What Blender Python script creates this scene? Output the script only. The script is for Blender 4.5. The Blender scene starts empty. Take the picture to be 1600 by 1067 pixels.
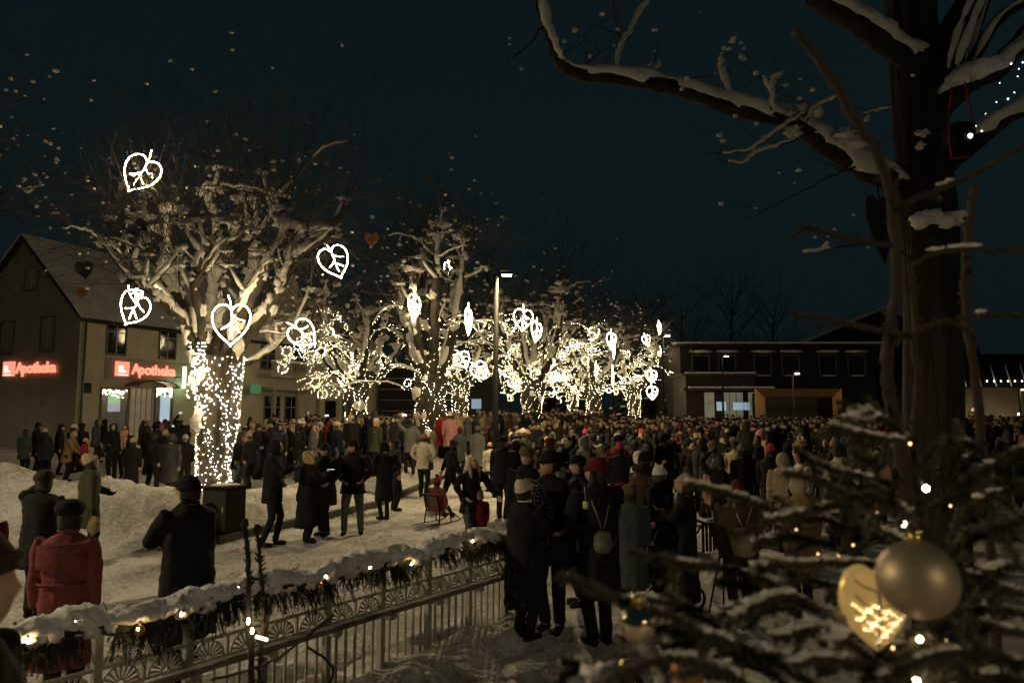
import bpy, bmesh, math, random
from math import sin, cos, pi, radians as R
from mathutils import Vector as V, Matrix, noise, Euler
random.seed(7)
D_ = bpy.data
sc = bpy.context.scene
col = sc.collection

# ---------------------------------------------------------------- camera, sky, light, exposure
F = 1111.0; HY = 640.0; CAMZ = 2.35
TILT = math.atan((HY - 533.5) / F)
cam = D_.cameras.new('camera'); cam.sensor_width = 36; cam.lens = 36 * F / 1600
cam.clip_start = 0.05; cam.clip_end = 1000
cam.dof.use_dof = True; cam.dof.focus_distance = 19; cam.dof.aperture_fstop = 3.4
camo = D_.objects.new('camera', cam); col.objects.link(camo)
camo.location = (0, 0, CAMZ); camo.rotation_euler = (pi / 2 + TILT, 0, 0)
sc.camera = camo
w = D_.worlds.new('World'); sc.world = w; w.use_nodes = True
nt = w.node_tree; bg = nt.nodes['Background']
tc = nt.nodes.new('ShaderNodeTexCoord'); sx = nt.nodes.new('ShaderNodeSeparateXYZ')
rp = nt.nodes.new('ShaderNodeValToRGB')
nt.links.new(tc.outputs['Generated'], sx.inputs[0]); nt.links.new(sx.outputs['Z'], rp.inputs[0])
nt.links.new(rp.outputs[0], bg.inputs['Color'])
rp.color_ramp.elements[0].color = (.0042, .0072, .0074, 1); rp.color_ramp.elements[0].position = 0.0
rp.color_ramp.elements[1].color = (.0038, .0078, .0088, 1); rp.color_ramp.elements[1].position = 0.7
e = rp.color_ramp.elements.new(0.25); e.color = (.0042, .0094, .0110, 1)
bg.inputs['Strength'].default_value = 1.0
sc.view_settings.view_transform = 'Standard'; sc.view_settings.look = 'None'
sc.view_settings.exposure = 0.0; sc.view_settings.gamma = 1
sc.render.engine = 'CYCLES'
cy = sc.cycles
cy.use_denoising = True; cy.max_bounces = 4; cy.diffuse_bounces = 2; cy.glossy_bounces = 3
cy.transparent_max_bounces = 4; cy.sample_clamp_indirect = 2.0; cy.sample_clamp_direct = 0
cy.use_light_tree = True; cy.caustics_reflective = False; cy.caustics_refractive = False
cy.use_adaptive_sampling = True; cy.adaptive_threshold = 0.02

BULB = 165.0     # radiance of a fairy bulb
NEON = 88.0      # radiance of a neon leaf tube

# ---------------------------------------------------------------- helpers
def at(px, py, Y):
    dx = (px - 800) / F; dy = (533.5 - py) / F
    y = cos(TILT) - sin(TILT) * dy; z = sin(TILT) + cos(TILT) * dy
    s = Y / y
    return V((dx * s, Y, CAMZ + z * s))
def xat(px, Y, py=700): return at(px, py, Y).x
def Yfd(fd): return F / fd

def tag(o, label=None, cat=None, group=None, kind=None):
    if label: o['label'] = label
    if cat: o['category'] = cat
    if group: o['group'] = group
    if kind: o['kind'] = kind
    return o
def empty(name, loc, rz=0, label=None, cat=None, group=None):
    o = D_.objects.new(name, None); col.objects.link(o); o.location = loc; o.rotation_euler = (0, 0, rz)
    o.empty_display_size = .1
    return tag(o, label, cat, group)

def frames(pts):
    n = len(pts); T = []
    for i in range(n):
        a = pts[max(i - 1, 0)]; b = pts[min(i + 1, n - 1)]
        t = (b - a); T.append(t.normalized() if t.length > 1e-9 else V((0, 0, 1)))
    up = V((0, 0, 1)) if abs(T[0].z) < .9 else V((0, 1, 0))
    x = T[0].cross(up).normalized(); out = []
    for t in T:
        x = (x - t * x.dot(t))
        if x.length < 1e-6: x = t.cross(V((0.3, 1, 0.2)))
        x.normalize(); out.append((x, t.cross(x).normalized(), t))
    return out

class MB:
    def __init__(s): s.v = []; s.f = []; s.m = []; s.mi = 0
    def add(s, vs, fs, mi=None):
        b = len(s.v); s.v.extend(vs)
        k = s.mi if mi is None else mi
        for f in fs: s.f.append(tuple(b + i for i in f)); s.m.append(k)
    def tube(s, pts, rad, seg=8, cap=True, ell=1.0, rfun=None):
        pts = [V(p) for p in pts]
        if not hasattr(rad, '__len__'): rad = [rad] * len(pts)
        fr = frames(pts); vs = []; fs = []
        for i, (p, r, (x, y, t)) in enumerate(zip(pts, rad, fr)):
            for k in range(seg):
                a = 2 * pi * k / seg
                rr = r * (rfun(p, a, i) if rfun else 1)
                vs.append(p + x * (cos(a) * rr) + y * (sin(a) * rr * ell))
        n = len(pts)
        for i in range(n - 1):
            for k in range(seg):
                k2 = (k + 1) % seg
                fs.append((i * seg + k, i * seg + k2, (i + 1) * seg + k2, (i + 1) * seg + k))
        if cap:
            fs.append(tuple(range(seg - 1, -1, -1))); fs.append(tuple((n - 1) * seg + k for k in range(seg)))
        s.add(vs, fs)
    def box(s, a, b, mi=None):
        (x0, y0, z0), (x1, y1, z1) = a, b
        vs = [V((x, y, z)) for z in (z0, z1) for y in (y0, y1) for x in (x0, x1)]
        s.add(vs, [(0, 2, 3, 1), (4, 5, 7, 6), (0, 1, 5, 4), (2, 6, 7, 3), (0, 4, 6, 2), (1, 3, 7, 5)], mi)
    def obox(s, c, ex, ey, ez):  # oriented box: centre and three half-axes
        c = V(c); vs = [c + ex * i + ey * j + ez * k for k in (-1, 1) for j in (-1, 1) for i in (-1, 1)]
        s.add(vs, [(0, 2, 3, 1), (4, 5, 7, 6), (0, 1, 5, 4), (2, 6, 7, 3), (0, 4, 6, 2), (1, 3, 7, 5)])
    def beam(s, a, b, w, h, up=V((0, 0, 1))):
        a = V(a); b = V(b); t = (b - a); L = t.length / 2; t.normalize()
        x = t.cross(up).normalized(); y = x.cross(t).normalized()
        s.obox((a + b) / 2, x * (w / 2), t * L, y * (h / 2))
    def rings(s, rg, seg=16, cap=True):  # rg: list of (center V, rx, ry) horizontal ellipses
        vs = []; fs = []
        for c, rx, ry in rg:
            for k in range(seg):
                a = 2 * pi * k / seg; vs.append(V(c) + V((cos(a) * rx, sin(a) * ry, 0)))
        n = len(rg)
        for i in range(n - 1):
            for k in range(seg):
                k2 = (k + 1) % seg
                fs.append((i * seg + k, i * seg + k2, (i + 1) * seg + k2, (i + 1) * seg + k))
        if cap: fs.append(tuple(range(seg - 1, -1, -1))); fs.append(tuple((n - 1) * seg + k for k in range(seg)))
        s.add(vs, fs)
    def ball(s, c, r, nu=10, nv=7, fn=None, M=None):
        c = V(c); r = V(r) if hasattr(r, '__len__') else V((r, r, r)); vs = []; fs = []
        for j in range(1, nv):
            t = pi * j / nv
            for i in range(nu):
                a = 2 * pi * i / nu; d = V((sin(t) * cos(a), sin(t) * sin(a), cos(t)))
                q = 1 if not fn else fn(d)
                p = V((d.x * r.x, d.y * r.y, d.z * r.z)) * q
                vs.append(c + (M @ p if M else p))
        for sgn in (1, -1):
            d = V((0, 0, sgn)); q = 1 if not fn else fn(d); p = d * r.z * q; vs.append(c + (M @ p if M else p))
        T = len(vs) - 2; B = T + 1
        for j in range(nv - 2):
            for i in range(nu):
                i2 = (i + 1) % nu; fs.append((j * nu + i, (j + 1) * nu + i, (j + 1) * nu + i2, j * nu + i2))
        for i in range(nu):
            i2 = (i + 1) % nu; fs.append((T, i, i2)); fs.append((B, (nv - 2) * nu + i2, (nv - 2) * nu + i))
        s.add(vs, fs)
    def octa(s, c, r):
        c = V(c)
        vs = [c + V(q) * r for q in ((1, 0, 0), (-1, 0, 0), (0, 1, 0), (0, -1, 0), (0, 0, 1), (0, 0, -1))]
        s.add(vs, [(0, 2, 4), (2, 1, 4), (1, 3, 4), (3, 0, 4), (2, 0, 5), (1, 2, 5), (3, 1, 5), (0, 3, 5)])
    def tetra(s, c, r):
        c = V(c)
        vs = [c + V(q) * r for q in ((.94, 0, -.33), (-.47, .82, -.33), (-.47, -.82, -.33), (0, 0, 1))]
        s.add(vs, [(0, 1, 3), (1, 2, 3), (2, 0, 3), (0, 2, 1)])
    def blob(s, c, r, sq=(1, 1, 1), amp=.25, nu=8, nv=6, fr=1.5):
        o = V((random.uniform(0, 90), random.uniform(0, 90), 3))
        s.ball(c, (r * sq[0], r * sq[1], r * sq[2]), nu, nv, lambda d: 1 + amp * 1.6 * noise.noise(d * fr + o))
    def mesh(s, name, mats, smooth=True):
        me = D_.meshes.new(name); me.from_pydata([tuple(v) for v in s.v], [], s.f)
        for m in (mats if isinstance(mats, (list, tuple)) else [mats]): me.materials.append(m)
        if any(s.m): me.polygons.foreach_set('material_index', s.m)
        me.polygons.foreach_set('use_smooth', [smooth] * len(s.f)); me.update()
        return me
    def build(s, name, mats, parent=None, smooth=True, loc=None):
        o = D_.objects.new(name, s.mesh(name, mats, smooth)); col.objects.link(o)
        if parent: o.parent = parent
        if loc: o.location = loc
        return o

def link_mesh(name, me, parent=None, loc=None, rot=None):
    o = D_.objects.new(name, me); col.objects.link(o)
    if parent: o.parent = parent
    if loc is not None: o.location = loc
    if rot is not None: o.rotation_euler = rot
    return o
def kids(o): return [c for c in D_.objects if c.parent == o]
def copy_tree(o, ch, parent=None):   # ch: dict object -> children
    c = o.copy(); col.objects.link(c)
    if parent: c.parent = parent
    for k in ch.get(o.name, []): copy_tree(k, ch, c)
    return c
def child_map(o):
    d = {}; st = [o]
    while st:
        q = st.pop(); d[q.name] = kids(q); st += d[q.name]
    return d

_mc = {}
def mat(name, c, rough=.8, metal=0., emit=None, es=0., c2=None, scale=6., bump=0., bscale=None, spec=.5, stretch=None, detail=4., sample='AUTO', sheen=0., coords='Object', lo=.35, hi=.65):
    if name in _mc: return _mc[name]
    m = D_.materials.new(name); m.use_nodes = True; n = m.node_tree; b = n.nodes['Principled BSDF']
    b.inputs['Base Color'].default_value = (*c, 1); b.inputs['Roughness'].default_value = rough
    b.inputs['Metallic'].default_value = metal; b.inputs['Specular IOR Level'].default_value = spec
    if sheen: b.inputs['Sheen Weight'].default_value = sheen
    if emit:
        b.inputs['Emission Color'].default_value = (*emit, 1); b.inputs['Emission Strength'].default_value = es
        m.cycles.emission_sampling = sample
    if c2 or bump:
        t = n.nodes.new('ShaderNodeTexCoord'); src = t.outputs[coords]
        if stretch:
            mp = n.nodes.new('ShaderNodeMapping'); mp.inputs['Scale'].default_value = stretch
            n.links.new(src, mp.inputs[0]); src = mp.outputs[0]
        nz = n.nodes.new('ShaderNodeTexNoise'); nz.inputs['Scale'].default_value = scale; nz.inputs['Detail'].default_value = detail
        nz.inputs['Roughness'].default_value = .6
        n.links.new(src, nz.inputs['Vector'])
        if c2:
            r = n.nodes.new('ShaderNodeValToRGB'); r.color_ramp.elements[0].color = (*c, 1); r.color_ramp.elements[1].color = (*c2, 1)
            r.color_ramp.elements[0].position = lo; r.color_ramp.elements[1].position = hi
            n.links.new(nz.outputs['Fac'], r.inputs[0]); n.links.new(r.outputs[0], b.inputs['Base Color'])
        if bump:
            if bscale:
                nz = n.nodes.new('ShaderNodeTexNoise'); nz.inputs['Scale'].default_value = bscale; nz.inputs['Detail'].default_value = detail
                n.links.new(src, nz.inputs['Vector'])
            bp = n.nodes.new('ShaderNodeBump'); bp.inputs['Strength'].default_value = 1; bp.inputs['Distance'].default_value = bump
            n.links.new(nz.outputs['Fac'], bp.inputs['Height']); n.links.new(bp.outputs[0], b.inputs['Normal'])
    _mc[name] = m; return m

WARM = (1.0, .74, .39)
M_snow = mat('snow', (.62, .62, .62), .75, c2=(.82, .82, .83), scale=5, bump=.03, bscale=14)
M_snowb = mat('snow_on_branches', (.70, .68, .64), .8, c2=(.84, .83, .80), scale=8, bump=.015, bscale=25)
M_bark = mat('bark', (.022, .018, .013), .9, c2=(.07, .06, .043), scale=7, bump=.04, bscale=12, stretch=(1, 1, .25))
M_bark2 = mat('dark_bark', (.012, .011, .009), .95, c2=(.034, .029, .022), scale=9, bump=.05, bscale=18, stretch=(1, 1, .16))
M_twig = mat('twig', (.055, .043, .028), .9)
M_bulb = mat('fairy_bulb', (1, .9, .7), .3, emit=WARM, es=BULB)
M_wire = mat('green_wire', (.01, .015, .01), .6)
M_neon = mat('neon_tube', (1, .9, .7), .3, emit=(1.0, .77, .43), es=NEON)
M_green = mat('painted_fence_metal', (.30, .30, .24), .6, metal=.1, c2=(.40, .39, .32), scale=20)
M_black = mat('black_metal', (.005, .0055, .0055), .75, metal=.0, spec=.2)
M_glass = mat('window_glass', (.01, .012, .013), .06, spec=.8)
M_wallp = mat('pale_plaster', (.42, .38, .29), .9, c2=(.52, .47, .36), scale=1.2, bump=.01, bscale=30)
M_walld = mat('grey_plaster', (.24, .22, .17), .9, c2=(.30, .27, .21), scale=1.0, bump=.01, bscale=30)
M_frame = mat('green_window_frame', (.10, .12, .085), .6)
M_frame2 = mat('white_window_bar', (.35, .34, .28), .6)
M_dark = mat('dark_cladding', (.012, .012, .012), .8, c2=(.02, .02, .018), scale=3)

# ---------------------------------------------------------------- ground
KERB = [(-60, 13.2), (-9, 12.4), (-6.4, 11.9), (-5.2, 12.8), (-3.3, 17.5), (-2.3, 23.7), (1.5, 31), (9.5, 50), (20, 75)]
def bank_d(x, y):   # signed distance, positive on the raised (tree) side
    best = 1e9; sg = 1
    for (ax, ay), (bx, by) in zip(KERB, KERB[1:]):
        dx, dy = bx - ax, by - ay; L = dx * dx + dy * dy
        t = max(0, min(1, ((x - ax) * dx + (y - ay) * dy) / L))
        qx, qy = ax + dx * t, ay + dy * t; d = math.hypot(x - qx, y - qy)
        if d < best: best = d; sg = 1 if dx * (y - ay) - dy * (x - ax) > 0 else -1
    return best * sg
def sm(a, b, x):
    t = max(0., min(1., (x - a) / (b - a))); return t * t * (3 - 2 * t)
FA = V((-2.84, 4.1, 0)); FB = V((-.08, 7.74, 0)); FD = (FB - FA).normalized()
def nz2(x, y, s, o=0.): return noise.noise(V((x * s, y * s, o)))
def gz(x, y):
    d = bank_d(x, y); far = sm(16, 34, y)
    z = .18 * far
    if d > 0:
        bed = .12 * sm(0, .12, d) + .30 * sm(.12, 1.0, d) * (1 + .5 * nz2(x, y, .9, 5)) + .05 * nz2(x, y, 3.2, 1)
        fade = sm(2.2, 4.6, d)
        z = z + (bed) * (1 - fade) + fade * .1
        # ploughed bank on the left
        cr = 14.0 + .25 * nz2(x, y, .3, 2)
        left = sm(-4.9, -6.6, x)
        z += left * math.exp(-((y - cr) / 1.25) ** 2) * (.42 + .33 * sm(-6, -11, x)) * (1 + .45 * nz2(x, y, .8, 9) + .2 * nz2(x, y, 2.5, 4))
    z += .018 * nz2(x, y, 2.1, 3) + (.020 * nz2(x, y, 5, 8) if y < 22 else 0) + (.006 * nz2(x, y, 19, 2) if y < 14 else 0)
    # snow piled along the near fence
    q = V((x, y, 0)) - FA; s = q.dot(FD); L = (FB - FA).length
    if -6 < s < L + .5:
        pd = abs((q - FD * s).length)
        z += (.10 + .10 * sm(1, L, s)) * (1 - sm(.28, .55, pd + .1 * nz2(x, y, 2.5, 7))) * (1 + .5 * nz2(x, y, 3, 6)) * (1 - sm(L, L + .5, s))
    z += .42 * (1 - sm(2.0, 2.9, y))   # raised terrace the photographer stands on
    # heaps lower right
    z += .16 * math.exp(-((x - 2.0) / 1.0) ** 2 - ((y - 5.0) / .8) ** 2) * (1 + .8 * nz2(x, y, 2.2, 6))
    return z
def ground():
    xs = []; x = -1.0
    def axis(lo, hi, fine_lo, fine_hi, f, g):
        out = [fine_lo]; 
        while out[-1] < fine_hi: out.append(out[-1] + f)
        st = f
        while out[-1] < hi: st *= g; out.append(out[-1] + st)
        pre = []; st = f; c = fine_lo
        while c > lo: st *= g; c -= st; pre.append(c)
        return pre[::-1] + out
    X = axis(-300, 300, -9, 4.5, .06, 1.05); Y = axis(-30, 500, 3.2, 17.5, .06, 1.05)
    nx = len(X); m = MB()
    m.v = [(x, y, gz(x, y)) for y in Y for x in X]
    import bisect
    rng = random.Random(12); rows = m.v
    for _ in range(2600):
        px, py = rng.uniform(-8.6, 4.2), rng.uniform(3.6, 17.2); an = rng.choice((1.05, -2.1, .6, 1.4, 2.6)) + rng.gauss(0, .35); dp = rng.uniform(.018, .052) * (1.6 if bank_d(px, py) > .5 else 1)
        ca, sa = cos(an), sin(an); i0 = bisect.bisect_left(X, px - .24); j0 = bisect.bisect_left(Y, py - .24)
        for j in range(j0, min(j0 + 9, len(Y))):
            for i in range(i0, min(i0 + 9, nx)):
                dx, dy = X[i] - px, Y[j] - py; u_ = (dx * ca + dy * sa) / .15; v_ = (-dx * sa + dy * ca) / .065; q_ = u_ * u_ + v_ * v_
                if q_ < 4: x_, y_, z_ = rows[j * nx + i]; rows[j * nx + i] = (x_, y_, z_ - dp * math.exp(-q_ * 1.2) + dp * .35 * math.exp(-(q_ - 2.2) ** 2 * 2))
    m.f = [(j * nx + i, j * nx + i + 1, (j + 1) * nx + i + 1, (j + 1) * nx + i) for j in range(len(Y) - 1) for i in range(nx - 1)]
    m.m = [0] * len(m.f)
    ms = D_.materials.new('trodden_snow'); ms.use_nodes = True; n = ms.node_tree; b = n.nodes['Principled BSDF']
    b.inputs['Roughness'].default_value = .7
    t = n.nodes.new('ShaderNodeTexCoord')
    a = n.nodes.new('ShaderNodeTexNoise'); a.inputs['Scale'].default_value = .9; a.inputs['Detail'].default_value = 6; a.inputs['Roughness'].default_value = .65
    c = n.nodes.new('ShaderNodeTexNoise'); c.inputs['Scale'].default_value = 15; c.inputs['Detail'].default_value = 5; c.inputs['Roughness'].default_value = .7
    for q in (a, c): n.links.new(t.outputs['Object'], q.inputs['Vector'])
    mx = n.nodes.new('ShaderNodeMath'); mx.operation = 'ADD'; n.links.new(a.outputs['Fac'], mx.inputs[0]); n.links.new(c.outputs['Fac'], mx.inputs[1])
    r = n.nodes.new('ShaderNodeValToRGB'); r.color_ramp.elements[0].color = (.36, .34, .30, 1); r.color_ramp.elements[1].color = (.74, .73, .71, 1)
    r.color_ramp.elements[0].position = .40; r.color_ramp.elements[1].position = .56
    hf = n.nodes.new('ShaderNodeMath'); hf.operation = 'MULTIPLY'; hf.inputs[1].default_value = .5
    n.links.new(mx.outputs[0], hf.inputs[0]); n.links.new(hf.outputs[0], r.inputs[0]); n.links.new(r.outputs[0], b.inputs['Base Color'])
    bp = n.nodes.new('ShaderNodeBump'); bp.inputs['Distance'].default_value = .06; bp.inputs['Strength'].default_value = .9
    n.links.new(c.outputs['Fac'], bp.inputs['Height']); n.links.new(bp.outputs[0], b.inputs['Normal'])
    o = m.build('ground', ms); tag(o, kind='structure')
ground()
# kerb stones along the raised bed
def kerb():
    m = MB(); pts = []
    for (ax, ay), (bx, by) in zip(KERB[3:5], KERB[4:6]):
        n = 8
        for i in range(n): pts.append(V((ax + (bx - ax) * i / n, ay + (by - ay) * i / n, 0)))
    pts.append(V((KERB[5][0], KERB[5][1], 0)))
    for a, b in zip(pts, pts[1:]):
        a = a.copy(); b = b.copy()
        a.z = gz(a.x, a.y) * 0 + .18 * sm(16, 34, a.y) + .075; b.z = .18 * sm(16, 34, b.y) + .075
        m.beam(a, b - (b - a) * .012, .14, .13)
    tag(m.build('kerb', mat('kerb_stone', (.05, .048, .042), .9, c2=(.1, .095, .08), scale=10), smooth=False), kind='structure')
kerb()

# ---------------------------------------------------------------- pharmacy building (left)
A0 = V((-23.4, 38.3, 0)); UA = math.atan2(17, 6.5); U = V((cos(UA), sin(UA), 0)); NI = V((-sin(UA), cos(UA), 0))
def uf(px, py=560):   # pixel column -> metres along the front facade
    d = at(px, py, 1.0) - V((0, 0, CAMZ)); # direction
    # A0 + U*u = d*s
    det = U.x * (-d.y) - (-d.x) * U.y
    u = ((-A0.x) * (-d.y) - (-d.x) * (-A0.y)) / det
    return u
def fz(px, py):
    u = uf(px, py); return at(px, py, (A0 + U * u).y).z
def sf(px, py=560):   # along the gable wall
    d = at(px, py, 1.0) - V((0, 0, CAMZ)); det = NI.x * (-d.y) - (-d.x) * NI.y
    return ((-A0.x) * (-d.y) - (-d.x) * (-A0.y)) / det
def sz(px, py): return at(px, py, (A0 + NI * sf(px, py)).y).z

def window(par, P, a0, a1, z0, z1, arch=False, bars=(2, 3), glass=None, fr=None, name='window', dep=.06):
    """P(a, out, z) maps facade coords; frame proud of wall, pane inside"""
    fr = fr or M_frame; m = MB(); t = .09
    def bx(mm, x0, x1, o0, o1, q0, q1):
        vs = [P(a, o, z) for z in (q0, q1) for o in (o0, o1) for a in (x0, x1)]
        mm.add(vs, [(0, 2, 3, 1), (4, 5, 7, 6), (0, 1, 5, 4), (2, 6, 7, 3), (0, 4, 6, 2), (1, 3, 7, 5)])
    bx(m, a0 - t, a0, .005, dep, z0 - t, z1 + t); bx(m, a1, a1 + t, .005, dep, z0 - t, z1 + t)
    bx(m, a0, a1, .005, dep, z1, z1 + t); bx(m, a0 - .04, a1 + .04, .0, dep + .06, z0 - t - .01, z0)
    o = m.build(name, fr, par, smooth=False)
    p = MB(); bx(p, a0, a1, .004, .012, z0, z1); p.build('pane', glass or M_glass, o, smooth=False)
    g = MB(); nb, nr = bars
    for i in range(1, nb): q = a0 + (a1 - a0) * i / nb; bx(g, q - .03, q + .03, .014, .035, z0, z1)
    for i in range(1, nr):
        q = z0 + (z1 - z0) * i / nr; q = z1 - (z1 - z0) * .32 if nr == 2 else q
        bx(g, a0, a1, .014, .032, q - .025, q + .025)
    if g.v: g.build('glazing_bars', M_frame2, o, smooth=False)
    return o

def text_mesh(body, size, ext, name='text', bold=.0):
    c = D_.curves.new('t', 'FONT'); c.body = body; c.size = size; c.extrude = ext; c.offset = bold; c.resolution_u = 3
    o = D_.objects.new('t', c); col.objects.link(o); bpy.context.view_layer.update()
    me = D_.meshes.new_from_object(o.evaluated_get(bpy.context.evaluated_depsgraph_get())); me.name = name
    D_.objects.remove(o); return me

M_red = mat('lit_red_letter', (.8, .2, .15), .5, emit=(1, .24, .15), es=1.7)
M_redbox = mat('lit_red_panel', (.8, .2, .15), .5, emit=(1, .26, .17), es=1.3)
M_whitel = mat('lit_white_letter', (.9, .9, .9), .5, emit=(1, .78, .66), es=1.6)
def pharmacy():
    b = empty('pharmacy_building', A0, UA, 'two storey pale plastered pharmacy with steep snowy roof and red lit signs', 'building')
    L = 31.0; Dp = 9.5; EZ = 7.6; PZ = 12.2
    PF = lambda a, o, z: V((a, -o, z))          # front facade (local)
    PG = lambda a, o, z: V((-o, a, z))          # gable wall
    m = MB(); m.box((0, 0, -.5), (L, Dp, EZ)); m.build('wall', M_wallp, b, smooth=False)
    # gable wall, slightly proud, darker plaster
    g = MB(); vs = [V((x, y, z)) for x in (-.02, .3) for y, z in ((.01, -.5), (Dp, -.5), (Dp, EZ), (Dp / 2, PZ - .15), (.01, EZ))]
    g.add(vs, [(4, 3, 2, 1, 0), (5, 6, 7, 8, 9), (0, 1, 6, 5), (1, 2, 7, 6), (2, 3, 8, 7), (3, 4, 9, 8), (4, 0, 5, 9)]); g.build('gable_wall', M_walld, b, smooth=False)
    r = MB(); ov = .45
    for y0, y1 in ((-ov, Dp / 2), (Dp + ov, Dp / 2)):
        z0 = EZ - ov * .9; vs = []
        n = 22
        for i in range(n + 1):
            x = -.35 + (L + .7) * i / n
            for j in range(9):
                t = j / 8; th = .16 + .05 * nz2(x, y0 + t * 5, .6)
                vs.append(V((x, y0 + (y1 - y0) * t, z0 + (PZ - z0) * t + th * (1 if 0 < j else .6))))
        fs = [(i * 9 + j, (i + 1) * 9 + j, (i + 1) * 9 + j + 1, i * 9 + j + 1) for i in range(n) for j in range(8)]
        if y0 > 1: fs = [f[::-1] for f in fs]
        r.add(vs, fs)
    M_roofs = mat('roof_snow', (.50, .48, .44), .85, c2=(.66, .64, .60), scale=.9, bump=.03, bscale=5)
    ro = r.build('roof', M_roofs, b)
    e = MB(); 
    for y0, y1 in ((-ov, Dp / 2), (Dp + ov, Dp / 2)):
        z0 = EZ - ov * .9
        vs = [V((x, y, z + dz)) for x in (-.32, L + .32) for dz in (0, -.14) for y, z in ((y0, z0), (y1, PZ))]
        e.add(vs, [(0, 1, 5, 4), (2, 6, 7, 3), (0, 4, 6, 2), (0, 2, 3, 1), (4, 5, 7, 6), (1, 3, 7, 5)])
    e.build('eaves_board', M_dark, b, smooth=False)
    # cross gable
    c0, c1 = uf(398), uf(492); cm = uf(448); cz = fz(446, 431)
    g = MB(); vs = [V((x, y, z)) for y in (-.06, Dp / 2) for x, z in ((c0, EZ - .6), (c1, EZ - .6), (c1, EZ + .1), (cm, cz), (c0, EZ + .1))]
    g.add(vs, [(0, 1, 2, 3, 4), (9, 8, 7, 6, 5), (1, 0, 5, 6), (2, 1, 6, 7), (3, 2, 7, 8), (4, 3, 8, 9), (0, 4, 9, 5)]); g.build('cross_gable', M_wallp, b, smooth=False)
    g = MB()
    for a, bb in (((c0 - .3, EZ - .2), (cm, cz + .05)), ((c1 + .3, EZ - .2), (cm, cz + .05))):
        vs = [V((x, y, z + dz)) for dz in (0, .2) for y in (-.4, Dp / 2) for x, z in (a, bb)]
        g.add(vs, [(0, 2, 3, 1), (4, 5, 7, 6), (0, 1, 5, 4), (2, 6, 7, 3), (0, 4, 6, 2), (1, 3, 7, 5)])
    g.build('cross_gable_roof', M_roofs, b, smooth=False)
    # upper windows of the front
    for px in (182, 262, 345): 
        u = uf(px, 530); window(b, PF, u - .58, u + .58, fz(182, 553) , fz(182, 503), bars=(2, 2))
    for px in (418, 468, 520, 561):
        u = uf(px, 555); window(b, PF, u - .7, u + .7, 5.35, 7.0, bars=(2, 2))
    # gable windows
    for px, py in ((75, 522), (12, 528)):
        s = sf(px, py); z = sz(px, py); window(b, PG, s - .5, s + .5, z - .9, z + .9, bars=(2, 2))
    s = sf(50, 436); z = sz(50, 436); window(b, PG, s - .5, s + .5, z - .6, z + .6, bars=(2, 2))
    # darker band behind the sign
    m = MB(); u0, u1 = uf(164), uf(290)
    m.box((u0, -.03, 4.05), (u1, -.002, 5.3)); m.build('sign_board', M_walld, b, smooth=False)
    # shop window with lit poster
    M_shop = mat('lit_shop_window', (.05, .05, .06), .15, emit=(.34, .30, .24), es=.09, c2=(.1, .08, .06), scale=2)
    u0, u1 = uf(158, 630), uf(197, 630); wd = window(b, PF, u0, u1, 1.2, fz(175, 608), bars=(1, 1), glass=M_shop)
    pm = MB(); a0, a1 = uf(168, 630), uf(187, 630); z0, z1 = fz(178, 643), fz(178, 615)
    pm.box((a0, -.035, z0), (a1, -.018, z1)); pmesh = pm.build('poster_screen', mat('lit_poster_green', (.2, .3, .2), .4, emit=(.45, .75, .40), es=.55, c2=(.5, .5, .5), scale=1.5), wd, smooth=False)
    p2 = MB(); p2.box((a0, -.045, z0), (a1, -.036, z0 + (z1 - z0) * .45)); p2.build('poster_photo', mat('lit_poster_grey', (.3, .3, .3), .4, emit=(.5, .55, .62), es=.5), wd, smooth=False)
    # garland of lights in the shop window
    gl = MB()
    for i in range(46): gl.octa((u0 + (u1 - u0) * random.random(), -.03, fz(175, 608) - .05 - random.random() * .42 * abs(sin(i))), .02)
    gl.build('window_fairy_lights', M_bulb, wd)
    # door
    d0, d1 = uf(203, 630), uf(236, 630); dt = fz(218, 607)
    M_doorg = mat('lit_door_glass', (.05, .04, .03), .2, emit=(.75, .55, .30), es=.16)
    dr = window(b, PF, d0, d1, .3, dt, bars=(4, 4), glass=M_doorg, name='door', fr=M_frame2)
    h = MB(); h.box(((d0 + d1) / 2 - .03, -.12, 1.2), ((d0 + d1) / 2 + .01, -.06, 1.5)); h.build('handle', M_black, dr, smooth=False)
    # arched canopy above the door
    a0, a1 = uf(196, 600), uf(262, 600); am = (a0 + a1) / 2; c = MB(); zz = fz(228, 608)
    pts = [V((am + (a1 - a0) / 2 * cos(t), -.5, zz + .08 + .42 * sin(t))) for t in [pi * i / 12 for i in range(13)]]
    for p, q in zip(pts, pts[1:]): c.beam(p, q, .95, .06, up=V((0, 1, 0)).cross(q - p))
    c.build('canopy', M_dark, b, smooth=False)
    u0, u1 = uf(243, 630), uf(268, 630); wd = window(b, PF, u0, u1, 1.2, fz(255, 606), bars=(1, 1), glass=M_shop)
    pm = MB(); pm.box((uf(250, 630), -.035, 1.5), (uf(265, 630), -.018, fz(258, 617))); pm.build('poster_screen', mat('lit_poster_blue', (.3, .4, .5), .4, emit=(.60, .76, .95), es=.5), wd, smooth=False)
    gl = MB()
    for i in range(60): gl.octa((u0 + (u1 - u0) * random.random(), -.03, fz(255, 606) - .03 - random.random() * .5 * abs(sin(i * 1.3))), .022)
    gl.build('window_fairy_lights', M_bulb, wd)
    # balcony, bay, lower windows on the far half
    b0, b1 = uf(402), uf(476); m = MB(); m.box((b0, -1.3, 4.7), (b1, -.003, 4.9)); m.box((b0, -1.3, 5.75), (b1, -1.2, 5.85))
    for i in range(24): q = b0 + (b1 - b0) * (i + .5) / 24; m.box((q - .03, -1.28, 4.9), (q + .03, -1.22, 5.75))
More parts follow.
